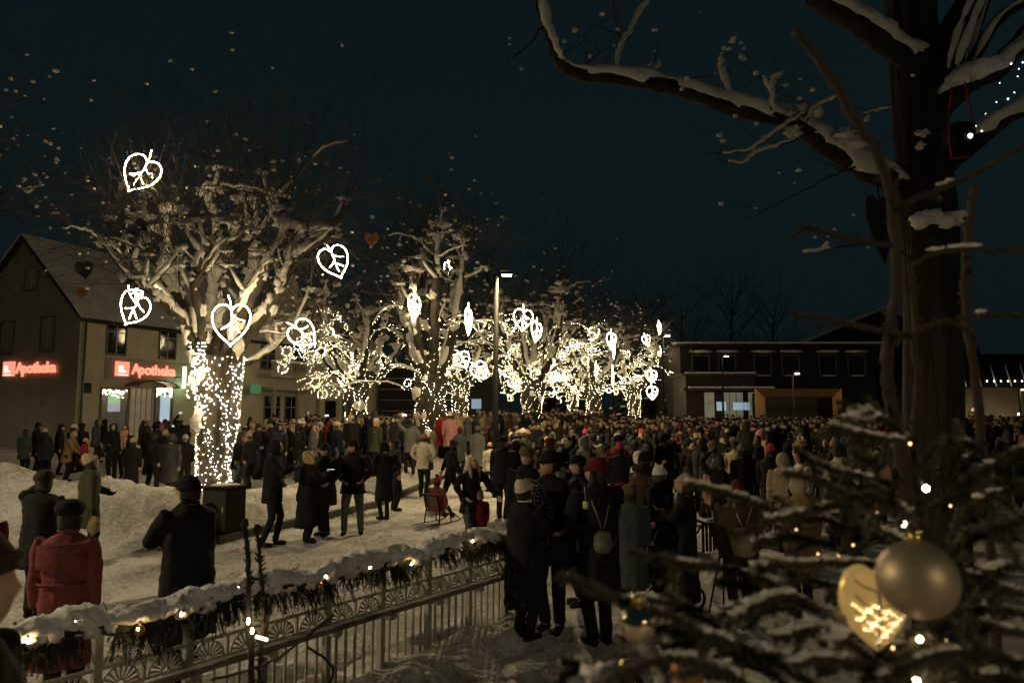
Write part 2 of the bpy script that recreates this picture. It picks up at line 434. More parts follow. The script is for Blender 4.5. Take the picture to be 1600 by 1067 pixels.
    m.build('balcony', M_frame2, b, smooth=False)
    m = MB(); m.blob(((b0 + b1) / 2, -1.25, 5.9), 1, ((b1 - b0) / 2, .12, .09), .1, 20, 6, 3); m.build('balcony_snow', M_snowb, b)
    m = MB(); m.box((b0 - .3, -1.7, 3.75), (b1 + .3, -.003, 3.95)); 
    for q in (b0, (b0 + b1) / 2, b1 - .25): m.box((q, -1.6, -.3), (q + .25, -1.35, 3.75))
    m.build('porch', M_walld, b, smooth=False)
    for px, hw in ((425, .8), (455, .7)):
        u = uf(px, 625); window(b, PF, u - hw, u + hw, .9, 3.3, bars=(2, 2), fr=M_frame)
    u = uf(516, 630); window(b, PF, u - .8, u + .8, .3, 3.1, bars=(1, 1), fr=M_frame2, name='door')
    u = uf(545, 630); window(b, PF, u - .9, u + .9, 1.2, 3.1, bars=(2, 1))
    M_gl = mat('green_sign_glow', (.1, .3, .15), .4, emit=(.25, .8, .42), es=.10)
    for px in (385,):
        m = MB(); u = uf(px, 600); m.box((u - .5, -.9, 3.5), (u + .5, -.75, 4.1)); m.build('green_lightbox', M_gl, b, smooth=False)
    # drainpipe
    m = MB(); m.tube([V((.25, -.12, EZ - .3)), V((.25, -.1, 0))], .06); m.build('drainpipe', M_frame, b)
    # number plate
    m = MB(); u = uf(135, 606); z = fz(135, 606); m.box((u - .28, -.03, z - .28), (u + .28, -.005, z + .28)); pl = m.build('number_plate', M_dark, b, smooth=False)
    # signs
    def sign(P0, ux, label, px_sq, h, z):
        s = empty('shop_sign', P0, ux, label, 'sign', 'red lit pharmacy signs')
        q = MB(); q.box((0, -.14, 0), (h * 1.06, -.03, h)); q.build('logo_panel', M_redbox, s, smooth=False)
        a = link_mesh('logo_letter', text_mesh('a.', h * .95, .01, bold=.02), s, (h * .18, -.16, h * .28), (pi / 2, 0, 0)); a.data.materials.append(M_whitel)
        q = MB(); q.box((h * .12, -.15, h * .07), (h * .94, -.142, h * .12)); q.build('logo_underline', M_whitel, s, smooth=False)
        x = h * 1.3
        for ch, adv in zip('Apotheka', (.70, .66, .66, .40, .64, .60, .60, .62)):
            t = link_mesh('letter_' + ch.lower(), text_mesh(ch, h * 1.02, .03, bold=.025), s, (x, -.12, h * .20), (pi / 2, 0, 0)); t.data.materials.append(M_red)
            x += adv * h * .80
        return s
    hh = .82
    u = uf(178, 577); sign(A0 + U * u - NI * .04 + V((0, 0, fz(178, 587))), UA, 'red lit pharmacy sign above the entrance doors', 0, hh, 0)
    s = sf(9, 577); p = A0 + NI * s - U * .03
    # gable wall reads left-to-right towards the corner
    sign(p + V((0, 0, sz(9, 588))), UA - pi / 2, 'red lit pharmacy sign on the dark gable wall at the left edge', 0, .82, 0)
    # lit vertical cross sign
    s = empty('pharmacy_light', A0 + U * uf(272, 600) - NI * .8 + V((0, 0, fz(272, 607))), UA, 'bright vertical light sign sticking out beside the pharmacy entrance', 'sign')
    hz = fz(273, 573) - fz(273, 607)
    q = MB(); q.box((-.05, -.10, 0), (.05, .10, hz)); q.build('light_tube', mat('pharmacy_tube', (1, 1, .8), .4, emit=(1, .92, .6), es=3.0), s, smooth=False)
    q = MB(); q.box((-.04, .10, hz * .5), (.04, .79, hz * .5 + .06)); q.build('bracket', M_black, s, smooth=False)
    # greenish glow lamp of the cross
    ld = D_.lights.new('sign_glow', 'POINT'); ld.energy = 20; ld.color = (.45, 1, .5); ld.shadow_soft_size = .2
    lo = D_.objects.new('sign_glow', ld); col.objects.link(lo); lo.parent = s; lo.location = (.3, .1, .3)
pharmacy()

# low dark garage beyond the pharmacy
def garage():
    x0, x1 = xat(592, 66), xat(770, 66)
    b = empty('dark_shop_building', (x0, 66, 0), 0, 'low dark flat roofed shop behind the lit trees, right of the pharmacy', 'building')
    m = MB(); m.box((0, 0, 0), (x1 - x0, 8, 6.2)); m.build('wall', M_dark, b, smooth=False)
    m = MB()
    for i in range(5): m.box((0, -.06, 1.2 + i * 1.0), (8, -.004, 1.28 + i * 1.0))
    m.build('cladding_strip', M_walld, b, smooth=False)
    m = MB(); m.box((-.3, -.3, 6.2), (x1 - x0 + .3, 8, 6.4)); m.build('roof', M_snow, b, smooth=False)
    m = MB(); p = at(700, 592, 65.8); m.box((p.x - x0 - .5, -.3, p.z - .5), (p.x - x0 + .5, -.1, p.z + .5)); m.build('lit_sign', mat('pale_green_sign', (.5, .6, .5), .5, emit=(.7, 1, .6), es=1.2), b, smooth=False)
    m = MB(); p = at(745, 630, 65.8); m.box((p.x - x0 - .5, -.1, p.z - .5), (p.x - x0 + .4, -.004, p.z + .4)); m.build('window', mat('cool_lit_window', (.3, .4, .5), .5, emit=(.5, .7, 1), es=.35), b, smooth=False)
garage()

# ---------------------------------------------------------------- long building on the right
def right_house():
    Y = 56; x0 = xat(1066, Y); x1 = xat(1374, Y); zt = at(1200, 540, Y).z
    b = empty('town_hall', (x0, Y, 0), 0, 'long dark two storey building with snow capped window lintels across the square', 'building')
    M_br = D_.materials.new('dark_brick'); M_br.use_nodes = True; n = M_br.node_tree; pb = n.nodes['Principled BSDF']; pb.inputs['Roughness'].default_value = .9
    t = n.nodes.new('ShaderNodeTexCoord'); mp = n.nodes.new('ShaderNodeMapping'); mp.inputs['Rotation'].default_value = (pi / 2, 0, 0)
    br = n.nodes.new('ShaderNodeTexBrick'); br.inputs['Scale'].default_value = 3; br.inputs['Color1'].default_value = (.03, .024, .018, 1); br.inputs['Color2'].default_value = (.02, .016, .013, 1); br.inputs['Mortar'].default_value = (.045, .04, .035, 1)
    n.links.new(t.outputs['Object'], mp.inputs[0]); n.links.new(mp.outputs[0], br.inputs['Vector']); n.links.new(br.outputs[0], pb.inputs['Base Color'])
    W = x1 - x0
    m = MB(); m.box((0, 0, 0), (W, 12, zt)); m.build('wall', mat('dark_boards', (.010, .008, .007), .85, c2=(.007, .006, .005), scale=2), b, smooth=False)
    m = MB(); m.box((-.4, -.5, zt), (W + .4, 12, zt + .12)); m.build('roof', M_dark, b, smooth=False)
    m = MB()
    for i in range(60): m.blob((-.4 + (W + .8) * (i + .5) / 60, -.25, zt + .18), .5, (.8, .55, .24), .3, 7, 5)
    m.build('roof_snow', M_snow, b)
    P = lambda a, o, z: V((a, -o, z))
    for px in (1098, 1140, 1196, 1240, 1299, 1344):
        u = xat(px, Y) - x0; z0 = at(px, 586, Y).z; z1 = at(px, 556, Y).z
        wd = window(b, P, u - .62, u + .62, z0, z1, bars=(1, 1), fr=mat('grey_surround', (.09, .085, .07), .8))
        m = MB(); m.box((u - .95, -.32, z1 + .18), (u + .95, -.07, z1 + .30)); ln = m.build('lintel', mat('dark_trim', (.06, .055, .045), .9), wd, smooth=False)
        m = MB(); m.blob((u, -.2, z1 + .34), 1, (.95, .2, .12), .15, 12, 6, 3); m.blob((u, -.1, z0 - .03), 1, (.6, .09, .05), .1, 10, 5, 3); m.build('lintel_snow', M_snow, wd)
    # brick front extension with snow ledges
    e0 = xat(1074, Y - 4) - x0; e1 = xat(1182, Y - 4) - x0; ez = at(1100, 586, Y - 4).z; el = at(1100, 607, Y - 4).z
    m = MB(); m.box((e0, -4, 0), (e1, -.003, ez)); ex = m.build('brick_extension', M_br, b, smooth=False)
    m = MB(); m.box((e0 - .3, -4.3, ez), (e1 + .3, -.01, ez + .1)); m.box((e0 - .5, -5.2, el - .15), (e1 + 1.2, -4.01, el)); m.build('ledge', mat('dark_trim', (.06, .055, .045), .9), b, smooth=False)
    m = MB()
    for i in range(26):
        m.blob((e0 + (e1 - e0) * (i + .5) / 26, -4.1, ez + .15), .4, (.6, .5, .22), .3, 7, 5); m.blob((e0 + (e1 - e0 + 1) * (i + .5) / 26, -5.0, el + .05), .4, (.6, .5, .2), .3, 7, 5)
    m.build('ledge_snow', M_snow, b)
    P2 = lambda a, o, z: V((a, -4 - o, z))
    M_lit = mat('lit_window_green', (.3, .3, .25), .3, emit=(.62, .60, .40), es=.16, c2=(.1, .1, .1), scale=.8)
    M_lit2 = mat('lit_window_dim', (.2, .2, .2), .3, emit=(.50, .52, .38), es=.16, c2=(.1, .1, .1), scale=.8)
    for a, c, mt, q in ((1102, 1118, M_lit, (1, 2)), (1131, 1163, M_lit2, (3, 3)), (1171, 1181, M_lit2, (1, 2))):
        window(b, P2, xat(a, Y - 4) - x0, xat(c, Y - 4) - x0, 1.0, at(1100, 613, Y - 4).z, bars=q, glass=mt, fr=M_dark)
    m = MB(); p = at(1143, 634, Y - 4); m.box((p.x - x0 - 1.1, -4.06, p.z - .35), (p.x - x0 - .4, -4.04, p.z + .3)); m.box((p.x - x0 + .1, -4.06, p.z - .3), (p.x - x0 + 1.3, -4.04, p.z + .25)); m.build('lit_screen', mat('cool_screen', (.5, .6, .7), .5, emit=(.55, .8, 1), es=.35), b, smooth=False)
    # big gabled hall behind
    Yb = 75; g = empty('gabled_hall', (0, Yb, 0), 0, 'large dark hall with a low snowy gable rising behind the long building', 'building')
    a, c, d = at(1246, 541, Yb), at(1378, 484, Yb), at(1530, 543, Yb)
    m = MB(); vs = [V((p.x, y, z)) for y in (0, 14) for p, z in ((a, 0), (d, 0), (d, d.z), (c, c.z), (a, a.z))]
    m.add(vs, [(0, 1, 2, 3, 4), (9, 8, 7, 6, 5), (1, 0, 5, 6), (2, 1, 6, 7), (4, 0, 5, 9)]); m.build('wall', mat('hall_wall', (.05, .048, .04), .9), g, smooth=False)
    m = MB()
    for p, q in ((a, c), (c, d)):
        vs = [V((pp.x, y, pp.z + dz)) for dz in (.03, .35) for y in (-.4, 14) for pp in (p, q)]
        m.add(vs, [(0, 2, 3, 1), (4, 5, 7, 6), (0, 1, 5, 4), (2, 6, 7, 3), (0, 4, 6, 2), (1, 3, 7, 5)])
    m.build('roof', M_snow, g, smooth=False)
    # block far right with icicle lights
    Yc = 50; xr0 = xat(1500, Yc); g = empty('corner_shop', (xr0, Yc, 0), 0, 'low building at the right edge with a row of small lights under its eaves', 'building')
    zt = at(1560, 606, Yc).z; zr = at(1560, 546, Yc).z
    m = MB(); m.box((0, 0, 0), (14, 8, zt)); m.build('wall', mat('cream_wall', (.09, .08, .06), .9), g, smooth=False)
    m = MB(); vs = [V((x, y, z)) for x in (-.5, 14) for y, z in ((-.6, zt), (4, zr), (8, zt))]; m.add(vs, [(0, 1, 2), (3, 5, 4), (0, 3, 4, 1), (1, 4, 5, 2), (0, 2, 5, 3)]); m.build('roof', M_dark, g, smooth=False)
    m = MB()
    for i in range(9): m.tube([V((.3 + i * 1.05, -.62, zt + .1)), V((.3 + i * 1.05, -.1, zt + 1.6))], .04, 5)
    m.build('roof_batten_snow', M_snowb, g)
    for i in range(6):
        m = MB(); m.octa((xat(1549 + i * 11, Yc - .7) - xr0, -.7, zt + .45), .07); m.build('eaves_lamp', mat('eaves_lamp_glow', (1, 1, 1), .5, emit=(1, .95, .75), es=5), g)
    # small lit christmas trees in front of it
    for px, py, h, lab in ((1592, 648, 1.9, 'small christmas tree covered in warm lights at the right edge'), (1528, 652, 1.0, 'tiny lit christmas tree behind the trunk of the big tree')):
        p = at(px, py, Yc - 2); t = empty('christmas_tree', (p.x, p.y, 0), 0, lab, 'christmas tree')
        m = MB(); m.rings([((0, 0, .2 + h * q + z0), r * h, r * h) for q, r, z0 in ((0, .34, 0), (.35, .16, 0), (.36, .28, 0), (.68, .1, 0), (.69, .2, 0), (1.0, .01, 0))], 12); cr = m.build('crown', mat('spruce_green', (.012, .02, .012), .9), t)
        m = MB(); m.tube([V((0, 0, -.1)), V((0, 0, .4))], .06); m.build('trunk', M_bark, t)
        m = MB()
        for i in range(110):
            q = random.random() ** .8; a_ = random.random() * 6.28; rr = .34 * h * (1 - q) + .02; m.octa((rr * cos(a_), rr * sin(a_), .2 + h * q), .035)
        m.build('string_lights', M_bulb, t)
right_house()

def stage():
    Y = 46; x0, x1 = xat(1183, Y), xat(1319, Y); zt = at(1250, 607, Y).z
    s = empty('wooden_stage', (x0, Y, 0), 0, 'warm lit wooden stage portal standing behind the crowd', 'stage')
    Mw = mat('stage_wood', (.30, .17, .075), .6, c2=(.38, .22, .10), scale=3, stretch=(1, 1, 4)); W = x1 - x0; d = 1.6
    m = MB(); vs = [V(p) for p in ((0, 0, zt), (W, 0, zt), (W, 0, 0), (0, 0, 0))]
    iz = at(1250, 620, Y + d).z; ix0 = xat(1198, Y + d) - x0; ix1 = xat(1305, Y + d) - x0
    # flared frame: outer front edge to inner back edge
    def slab(pts, nm):
        m = MB(); n = V((0, .12, 0)); vs = [V(p) for p in pts] + [V(p) + n for p in pts]
        m.add(vs, [(3, 2, 1, 0), (4, 5, 6, 7), (0, 1, 5, 4), (1, 2, 6, 5), (2, 3, 7, 6), (3, 0, 4, 7)]); m.build(nm, Mw, s, smooth=False)
    slab([(0, 0, zt), (W, 0, zt), (ix1, d, iz), (ix0, d, iz)], 'top_board')
    slab([(0, 0, 0), (0, 0, zt), (ix0, d, iz), (ix0, d, 0)], 'side_board'); slab([(W, 0, zt), (W, 0, 0), (ix1, d, 0), (ix1, d, iz)], 'side_board')
    m = MB(); m.box((ix0, d + 2.5, 0), (ix1, d + 2.6, iz + .3)); m.build('back_curtain', M_dark, s, smooth=False)
    m = MB(); m.box((ix0, d + .13, 0), (ix1, d + 2.4, .9)); m.build('deck', M_dark, s, smooth=False)
    ld = D_.lights.new('stage_light', 'AREA'); ld.energy = 60; ld.color = (1, .72, .42); ld.size = 1; ld.shape = 'RECTANGLE'; ld.size = W * .8; ld.size_y = .2
    lo = D_.objects.new('stage_light', ld); col.objects.link(lo); lo.parent = s; lo.location = (W / 2, -1.8, zt + .6); lo.rotation_euler = (R(35), 0, 0)
stage()

# ---------------------------------------------------------------- street lamps
def street_lamp(px, pylamp, Y, h_dir, label, power, lamp_px=None, r=.06, colr=(1, .74, .39)):
    p = at(px, pylamp, Y); H = p.z; zg = gz(p.x, Y)
    l = empty('street_lamp', (p.x, Y, zg), 0, label, 'street lamp'); H -= zg
    m = MB(); m.tube([V((0, 0, -.1)), V((0, 0, 1.2)), V((0, 0, 1.25)), V((0, 0, H))], [r * 1.25, r * 1.25, r, r * .9], 10); m.build('pole', M_black, l)
    m = MB(); m.tube([V((0, 0, H - .06)), V((h_dir * .12, 0, H - .01)), V((h_dir * .35, 0, H))], [.03, .03, .025], 8); m.build('arm', M_black, l)
    m = MB(); m.box((h_dir * .30 - .17, -.09, H - .02), (h_dir * .30 + .17, .09, H + .045)); hd = m.build('lamp_head', M_black, l, smooth=False)
    m = MB(); m.blob((h_dir * .3, 0, H + .07), .17, (1.0, .55, .25), .1); m.build('snow', M_snow, l)
    m = MB(); m.box((h_dir * .30 - .13, -.07, H - .055), (h_dir * .30 + .13, .07, H - .022)); m.build('light_panel', mat('lamp_panel', (1, 1, 1), .4, emit=(1, .85, .6), es=30), hd, smooth=False)
    if power:
        ld = D_.lights.new('lamp_light', 'SPOT'); ld.energy = power; ld.color = colr; ld.shadow_soft_size = .1; ld.spot_size = R(176); ld.spot_blend = .25
        lo = D_.objects.new('lamp_light', ld); col.objects.link(lo); lo.parent = l; lo.location = (h_dir * .38, 0, H - .06)
    return l
street_lamp(775, 428, 19.4, 1, 'tall dark street lamp with a glowing head in the middle of the square', 1850, r=.075)
street_lamp(1035, 524, 42, 1, 'thin street lamp with two lit leaves near the row of lit trees', 80)
street_lamp(1128, 556, 48, 1, 'slim street lamp in front of the brick extension', 8)
street_lamp(1238, 583, 45, 1, 'short street lamp before the dark building, above the wooden stage', 8)
street_lamp(1592, 608, 46, 1, 'street lamp at the right edge shining on the cream wall', 60)
# unseen lamps: one behind the photographer, two added to light path and gable
for x, y, hd, lab, pw in ((5.5, -7.5, -1, 'street lamp behind the photographer on the right', 1050), (-11, 4.5, 1, 'unseen street lamp added beyond the left edge to light the path', 2600), (-34, 27, 1, 'unseen street lamp added to light the pharmacy gable wall', 1100)):
    l = street_lamp(800, 290, 10, hd, lab, pw, colr=(1, .78, .47)); l.location = (x, y, 0); l['group'] = 'unseen street lamps outside the view'


# ================================================================ lit pollard trees
def spline(pts, n=5, jit=0.):
    pts = [V(p) for p in pts]; out = []
    P = [pts[0] * 2 - pts[1]] + pts + [pts[-1] * 2 - pts[-2]]
    for i in range(1, len(P) - 2):
        for k in range(n):
            t = k / n; a, b, c, d = P[i - 1:i + 3]
            q = .5 * ((2 * b) + (c - a) * t + (2 * a - 5 * b + 4 * c - d) * t * t + (3 * b - a - 3 * c + d) * t ** 3)
            if jit and out: q = q + V([random.uniform(-jit, jit) for _ in range(3)])
            out.append(q)
    out.append(pts[-1]); return out
def lerp_r(r0, r1, n): return [r0 + (r1 - r0) * i / (n - 1) for i in range(n)]
def rv(a=1.): return V([random.uniform(-a, a) for _ in range(3)])
CAMDIR = V((0, -1, 0))
def limb(m, pts, r0, r1, seg=9, rough=.22):
    rr = lerp_r(r0, r1, len(pts))
    m.tube(pts, rr, seg, rfun=lambda p, a, i: 1 + rough * noise.noise(V((p.x * 2.5 + cos(a), p.y * 2.5 + sin(a), p.z * 2.5))))
def snow_on(m, pts, r0, r1, side=.55, cover=.1, seg=8, thick=.8, fl=.8):
    rr = lerp_r(r0, r1, len(pts)); fr = frames(pts); run = []
    lat = random.uniform(-.4, .4)
    def flush(run):
        if len(run) < 2: return
        n = len(run); c = []; rad = []
        for k, i in enumerate(run):
            t = fr[i][2]; o = V((lat, 0, 1)) + CAMDIR * side; o = o - t * o.dot(t)
            if o.length < .05: o = CAMDIR.copy()
            o.normalize(); e = min(1, .35 + 1.1 * sin(pi * (k + .5) / n))
            nn = noise.noise(pts[i] * 3.1 + V((7, 1, 2)))
            rad.append(max(.012, (rr[i] * thick + .012) * e * (1 + .55 * nn))); c.append(pts[i] + o * (rr[i] * .62 + .01))
        m.tube(c, rad, seg, ell=fl, rfun=lambda p, a, i: 1 + .55 * noise.noise(V((p.x * 5 + cos(a) * 1.6, p.y * 5 + sin(a) * 1.6, p.z * 5))) + .2 * noise.noise(V((p.x * 17 + cos(a) * 3, p.y * 17 + sin(a) * 3, p.z * 17))))
    for i in range(len(pts)):
        if noise.noise(pts[i] * 1.3 + V((3, 3, 3))) > -cover: run.append(i)
        else: flush(run); run = []
    flush(run)
def twig(mt, ms, p, d, L, r, fleck=.1, grav=-.02, sub=1, fs=(.02, .06)):
    pts = [p.copy()]; d = d.normalized(); n = 5
    for i in range(n):
        d = (d + rv(.16) + V((0, 0, grav))).normalized(); p = p + d * (L / n); pts.append(p.copy())
        if random.random() < fleck:
            s = random.uniform(*fs); ms.blob(p + V((0, -.01, s * .5)), s, (1.25, 1, .8), .45, 5, 4)
        if sub and random.random() < .75 and i > 0:
            twig(mt, ms, p, d + rv(.7), L * random.uniform(.25, .55), r * .6, fleck, grav, sub - 1, fs)
    mt.tube(pts, lerp_r(r, r * .35, len(pts)), 3, cap=False)
def bulbs_on(mb, pts, r0, r1, step, size, jit=.03, drop=.0, four=True):
    rr = lerp_r(r0, r1, len(pts)); acc = 0; a = random.random() * 6.28; fr = frames(pts)
    for i in range(len(pts) - 1):
        L = (pts[i + 1] - pts[i]).length
        while acc < L:
            t = acc / L; q = pts[i].lerp(pts[i + 1], t); a += random.uniform(.8, 2.4)
            x, y, _ = fr[i]; o = (x * cos(a) + y * sin(a)) * (rr[i] + .02)
            p = q + o + rv(jit)
            (mb.tetra if four else mb.octa)(p, size * random.uniform(.8, 1.25)); acc += step * random.uniform(.7, 1.3)
        acc -= L
def trunk_bulbs(mb, mw, path, rr, nstr, step, size, four, rf=None):
    fr = frames(path); n = len(path)
    for s in range(nstr):
        a0 = 2 * pi * s / nstr + random.uniform(-.1, .1); pts = []
        for i in range(n):
            x, y, t = fr[i]; a = a0 + .35 * sin(i * .9 + s) + random.uniform(-.08, .08)
            pts.append(path[i] + (x * cos(a) + y * sin(a)) * (rr[i] * (rf(path[i], a, i) if rf else 1) * 1.01 + .02))
        mw.tube(pts, .006, 3, cap=False)
        for i in range(n - 1):
            L = (pts[i + 1] - pts[i]).length; k = max(1, int(L / step + random.random()))
            for j in range(k):
                if random.random() < .12: continue
                p = pts[i].lerp(pts[i + 1], (j + random.random() * .8) / k) + rv(.025)
                (mb.tetra if four else mb.octa)(p, size * random.uniform(.75, 1.25))

def pollard(base, H0, R0, R1, limbs, label, bl_label, seed, fd, nstr=16, step=.13, size=.018, twn=16, twl=(1.2, 3.2), four=True, lit=0.0, bare=5, laterals=0, glow=1.0, latdir=None, group='snowy pollarded trees wrapped in lights'):
    """limbs: list of (points, r0, r1, lit) in world coordinates"""
    random.seed(seed)
    t = empty('pollard_tree', base, 0, label, 'tree', group); inv = -V(base)
    mtk = MB(); ml = MB(); ms = MB(); mt = MB(); mb = MB(); mw = MB()
    n = 16; path = [V((.05 * sin(i * .5 + seed), .05 * cos(i * .4), -.2 + (H0 + .2) * i / n)) for i in range(n + 1)]
    rr = [R0 * (1.18 if i == 0 else 1.0 + .03 * sin(i)) + (R1 - R0) * (i / n) ** 1.4 for i in range(n + 1)]
    rf = lambda p, a, i: 1 + .07 * sin(a * 5 + seed) + .12 * noise.noise(V((cos(a) * 1.6, sin(a) * 1.6, p.z * 1.1 + seed)))
    mtk.tube(path, rr, 28, rfun=rf)
    trunk_bulbs(mb, mw, path, rr, nstr, step, size, four, rf)
    for i in range(3):
        a = random.uniform(3.6, 5.8); k = random.randint(4, 14); ms.blob(path[k] + V((cos(a) * rr[k], sin(a) * rr[k], 0)), random.uniform(.12, .22), (1, .7, 1.2), .4)
    for pts, r0, r1, lt in limbs:
        pts = [p + inv for p in spline(pts, 5, .02)]
        limb(ml, pts, r0, r1); snow_on(ms, pts, r0, r1, side=.8, cover=.26 if fd > 60 else .12, thick=.95 if fd > 60 else .8)
        nn = len(pts)
        for i in range(2, nn, 1):
            r = r0 + (r1 - r0) * i / nn
            if random.random() < (.75 if fd > 60 else .4): ms.blob(pts[i] + V((random.uniform(-.7, .7) * r, -r * random.uniform(.3, .8), r * random.uniform(.1, 1.0))), r * random.uniform(.55, 1.15), (random.uniform(.7, 1.3), .6, random.uniform(.7, 1.5)), .55, 8, 6, 1.8)
        if lt: bulbs_on(mb, pts[: int(nn * lt)], r0, r1, step * .5, size * .9, .04)
        # knuckle and side stubs
        ends = [(pts[-1], r1 * 1.5)]
        for k in range(max(2, nn // 4)):
            i = random.randint(nn // 3, nn - 2); d = (rv(1) + V((0, 0, .9))).normalized(); L = random.uniform(.35, 1.0)
            q = [pts[i], pts[i] + d * L * .5 + V((0, 0, .05)), pts[i] + d * L + V((0, 0, .18))]; rs = r1 * random.uniform(.45, .8); q = spline(q, 3)
            limb(ml, q, rs, rs * .7, 6); snow_on(ms, q, rs, rs * .8, side=.6, cover=.5, seg=6, thick=1.3); ends.append((q[-1], rs))
        for p, r in ends:
            ml.blob(p, r * 1.5, (1, 1, .8), .4, 8, 6)
            [ms.blob(p + V((random.uniform(-1, 1) * r, -.3 * r, r * random.uniform(.6, 1.4))), r * random.uniform(1.0, 1.7) + .04, (1.4, .9, random.uniform(.4, .8)), .8, 10, 7, 2.0) for _ in range(2)]
            ax = V((p.x, p.y, 0)); ax = ax.normalized() if ax.length > .01 else V((1, 0, 0))
            for _ in range(twn):
                d = V((0, 0, 1)) * random.uniform(.2, 1.2) + ax * random.uniform(-.2, .9) + rv(.75)
                twig(mt, ms, p + rv(r), d, random.uniform(*twl), .010 if fd > 40 else .015, .016, sub=1, fs=(.012, .055) if fd > 40 else (.03, .09))
    # bare side branches with snow lying along them
    for k in range(bare):
        a = random.uniform(0, 6.28); L = random.uniform(1.2, 2.7); pts_, r0_, r1_, _l = random.choice(limbs); p0 = pts_[random.randint(1, len(pts_) - 1)] + inv; up = random.uniform(-.1, .9); c = V((cos(a), sin(a), 0))
        q = spline([p0, p0 + (c + V((0, 0, up))) * L * .35, p0 + c * L * .7 + V((0, 0, up * L * .5)), p0 + c * L + V((0, 0, up * L * .45))], 4, .04)
        limb(ml, q, .045, .014, 5, .3); snow_on(ms, q, .045, .02, side=.5, cover=.35, seg=6, thick=1.3)
        for _ in range(9): twig(mt, ms, q[random.randint(3, len(q) - 1)], c + rv(.9) + V((0, 0, .4)), random.uniform(.5, 1.5), .009, .05, sub=1, fs=(.012, .05))
    # thin drooping side branches, some wound with lights
    for k in range(laterals):
        a = random.uniform(0, 6.28) if not latdir else random.choice(latdir) + random.uniform(-.5, .5)
        L = random.uniform(1.4, 3.4); h = H0 * random.uniform(.75, 1.75)
        p0 = V((cos(a) * R1 * .6, sin(a) * R1 * .6, h)); up = random.uniform(.1, 1.2)
        q = spline([p0, p0 + V((cos(a), sin(a), up)) * L * .4, p0 + V((cos(a + .2), sin(a + .2), 0)) * L * .8 + V((0, 0, up * L * .35)), p0 + V((cos(a), sin(a), 0)) * L + V((0, 0, up * L * .2 - .35))], 4, .03)
        limb(mt, q, .035, .012, 5); snow_on(ms, q, .035, .02, side=.3, cover=.4, seg=5, thick=1.2)
        bulbs_on(mb, q, .03, .01, .11, size * .8, .03)
        for _ in range(2):
            i = random.randint(4, len(q) - 2); d = V((cos(a), sin(a), 0)) + rv(.8); LL = random.uniform(.4, 1.1)
            s = spline([q[i], q[i] + d * LL * .5 + V((0, 0, .12)), q[i] + d * LL + V((0, 0, random.uniform(-.35, .25)))], 3, .02)
            limb(mt, s, .015, .008, 4); bulbs_on(mb, s, .01, .01, .11, size * .75, .025)
        if random.random() < .55:   # curled loop at the end
            c = q[-1] + V((0, 0, .2)); lp = [c + V((cos(u) * .22, .03 * sin(3 * u), sin(u) * .22)) for u in [2 * pi * i / 12 - pi / 2 for i in range(13)]]
            mt.tube(lp, .008, 4); bulbs_on(mb, lp, .005, .005, .06, size * .9, .015)
    mtk.build('trunk', M_bark, t); ml.build('limb', M_bark, t); tag(mt.build('twig', M_twig, t), kind='stuff'); tag(ms.build('snow', M_snowb, t), kind='stuff')
    s = empty('string_lights', base, 0, bl_label, 'string lights', 'fairy lights wound on the trees')
    tag(mb.build('bulb', M_bulb, s, smooth=False), kind='stuff'); mw.build('wire', M_wire, s)
    return t

def T1():
    Y = 17.5; base = V((xat(337, Y), Y, .30)); P = lambda x, y, d=0.: at(x, y, Y + d)
    L = [([P(318, 575), P(300, 520, .2), P(282, 470, .5), P(266, 420, .8), P(262, 370, 1.0), P(268, 335, 1.1)], .21, .10, 0),
         ([P(312, 570), P(288, 510, -.5), P(255, 472, -1.0), P(228, 452, -1.3), P(205, 440, -1.5)], .15, .07, .0),
         ([P(322, 560), P(290, 480, -.3), P(262, 445, -.6), P(235, 390, -.9), P(222, 345, -1.0)], .15, .07, 0),
         ([P(335, 560), P(330, 500, .4), P(338, 440, .8), P(345, 390, 1.1), P(332, 335, 1.3), P(330, 300, 1.4)], .19, .09, 0),
         ([P(345, 565), P(372, 500, .8), P(392, 440, 1.2), P(398, 385, 1.4), P(382, 320, 1.5)], .17, .08, 0),
         ([P(352, 580), P(388, 522, -.2), P(425, 480, -.5), P(448, 430, -.7), P(470, 395, -.8), P(515, 368, -.7)], .21, .09, 0),
         ([P(345, 570), P(380, 490, -.8), P(405, 440, -1.2), P(430, 395, -1.4), P(452, 362, -1.5)], .16, .08, 0),
         ([P(328, 560), P(310, 490, -.8), P(305, 440, -1.2), P(318, 390, -1.3), P(350, 355, -1.2)], .14, .07, 0),
         ([P(322, 570), P(295, 500, 1.0), P(240, 440, 1.6), P(190, 400, 2.0), P(165, 385, 2.1)], .13, .06, 0),
         ([P(350, 575), P(400, 560, .9), P(440, 530, 1.6), P(470, 500, 2.2)], .12, .06, .0),
         ([P(335, 560), P(350, 450, .2), P(372, 400, .2), P(420, 345, .3), P(440, 310, .3)], .13, .06, 0)]
    L = [(q, a * .9, b * .92, l) for q, a, b, l in L]
    pollard(base, P(335, 560).z - .25, .34, .58, L, 'nearest and largest snow laden pollarded tree, beside the black cabinet',
            'warm string lights wound round the nearest and thickest tree trunk', 3, 63, nstr=38, step=.15, size=.0074, twn=8, bare=13, twl=(1.3, 4.2), four=False)
T1()
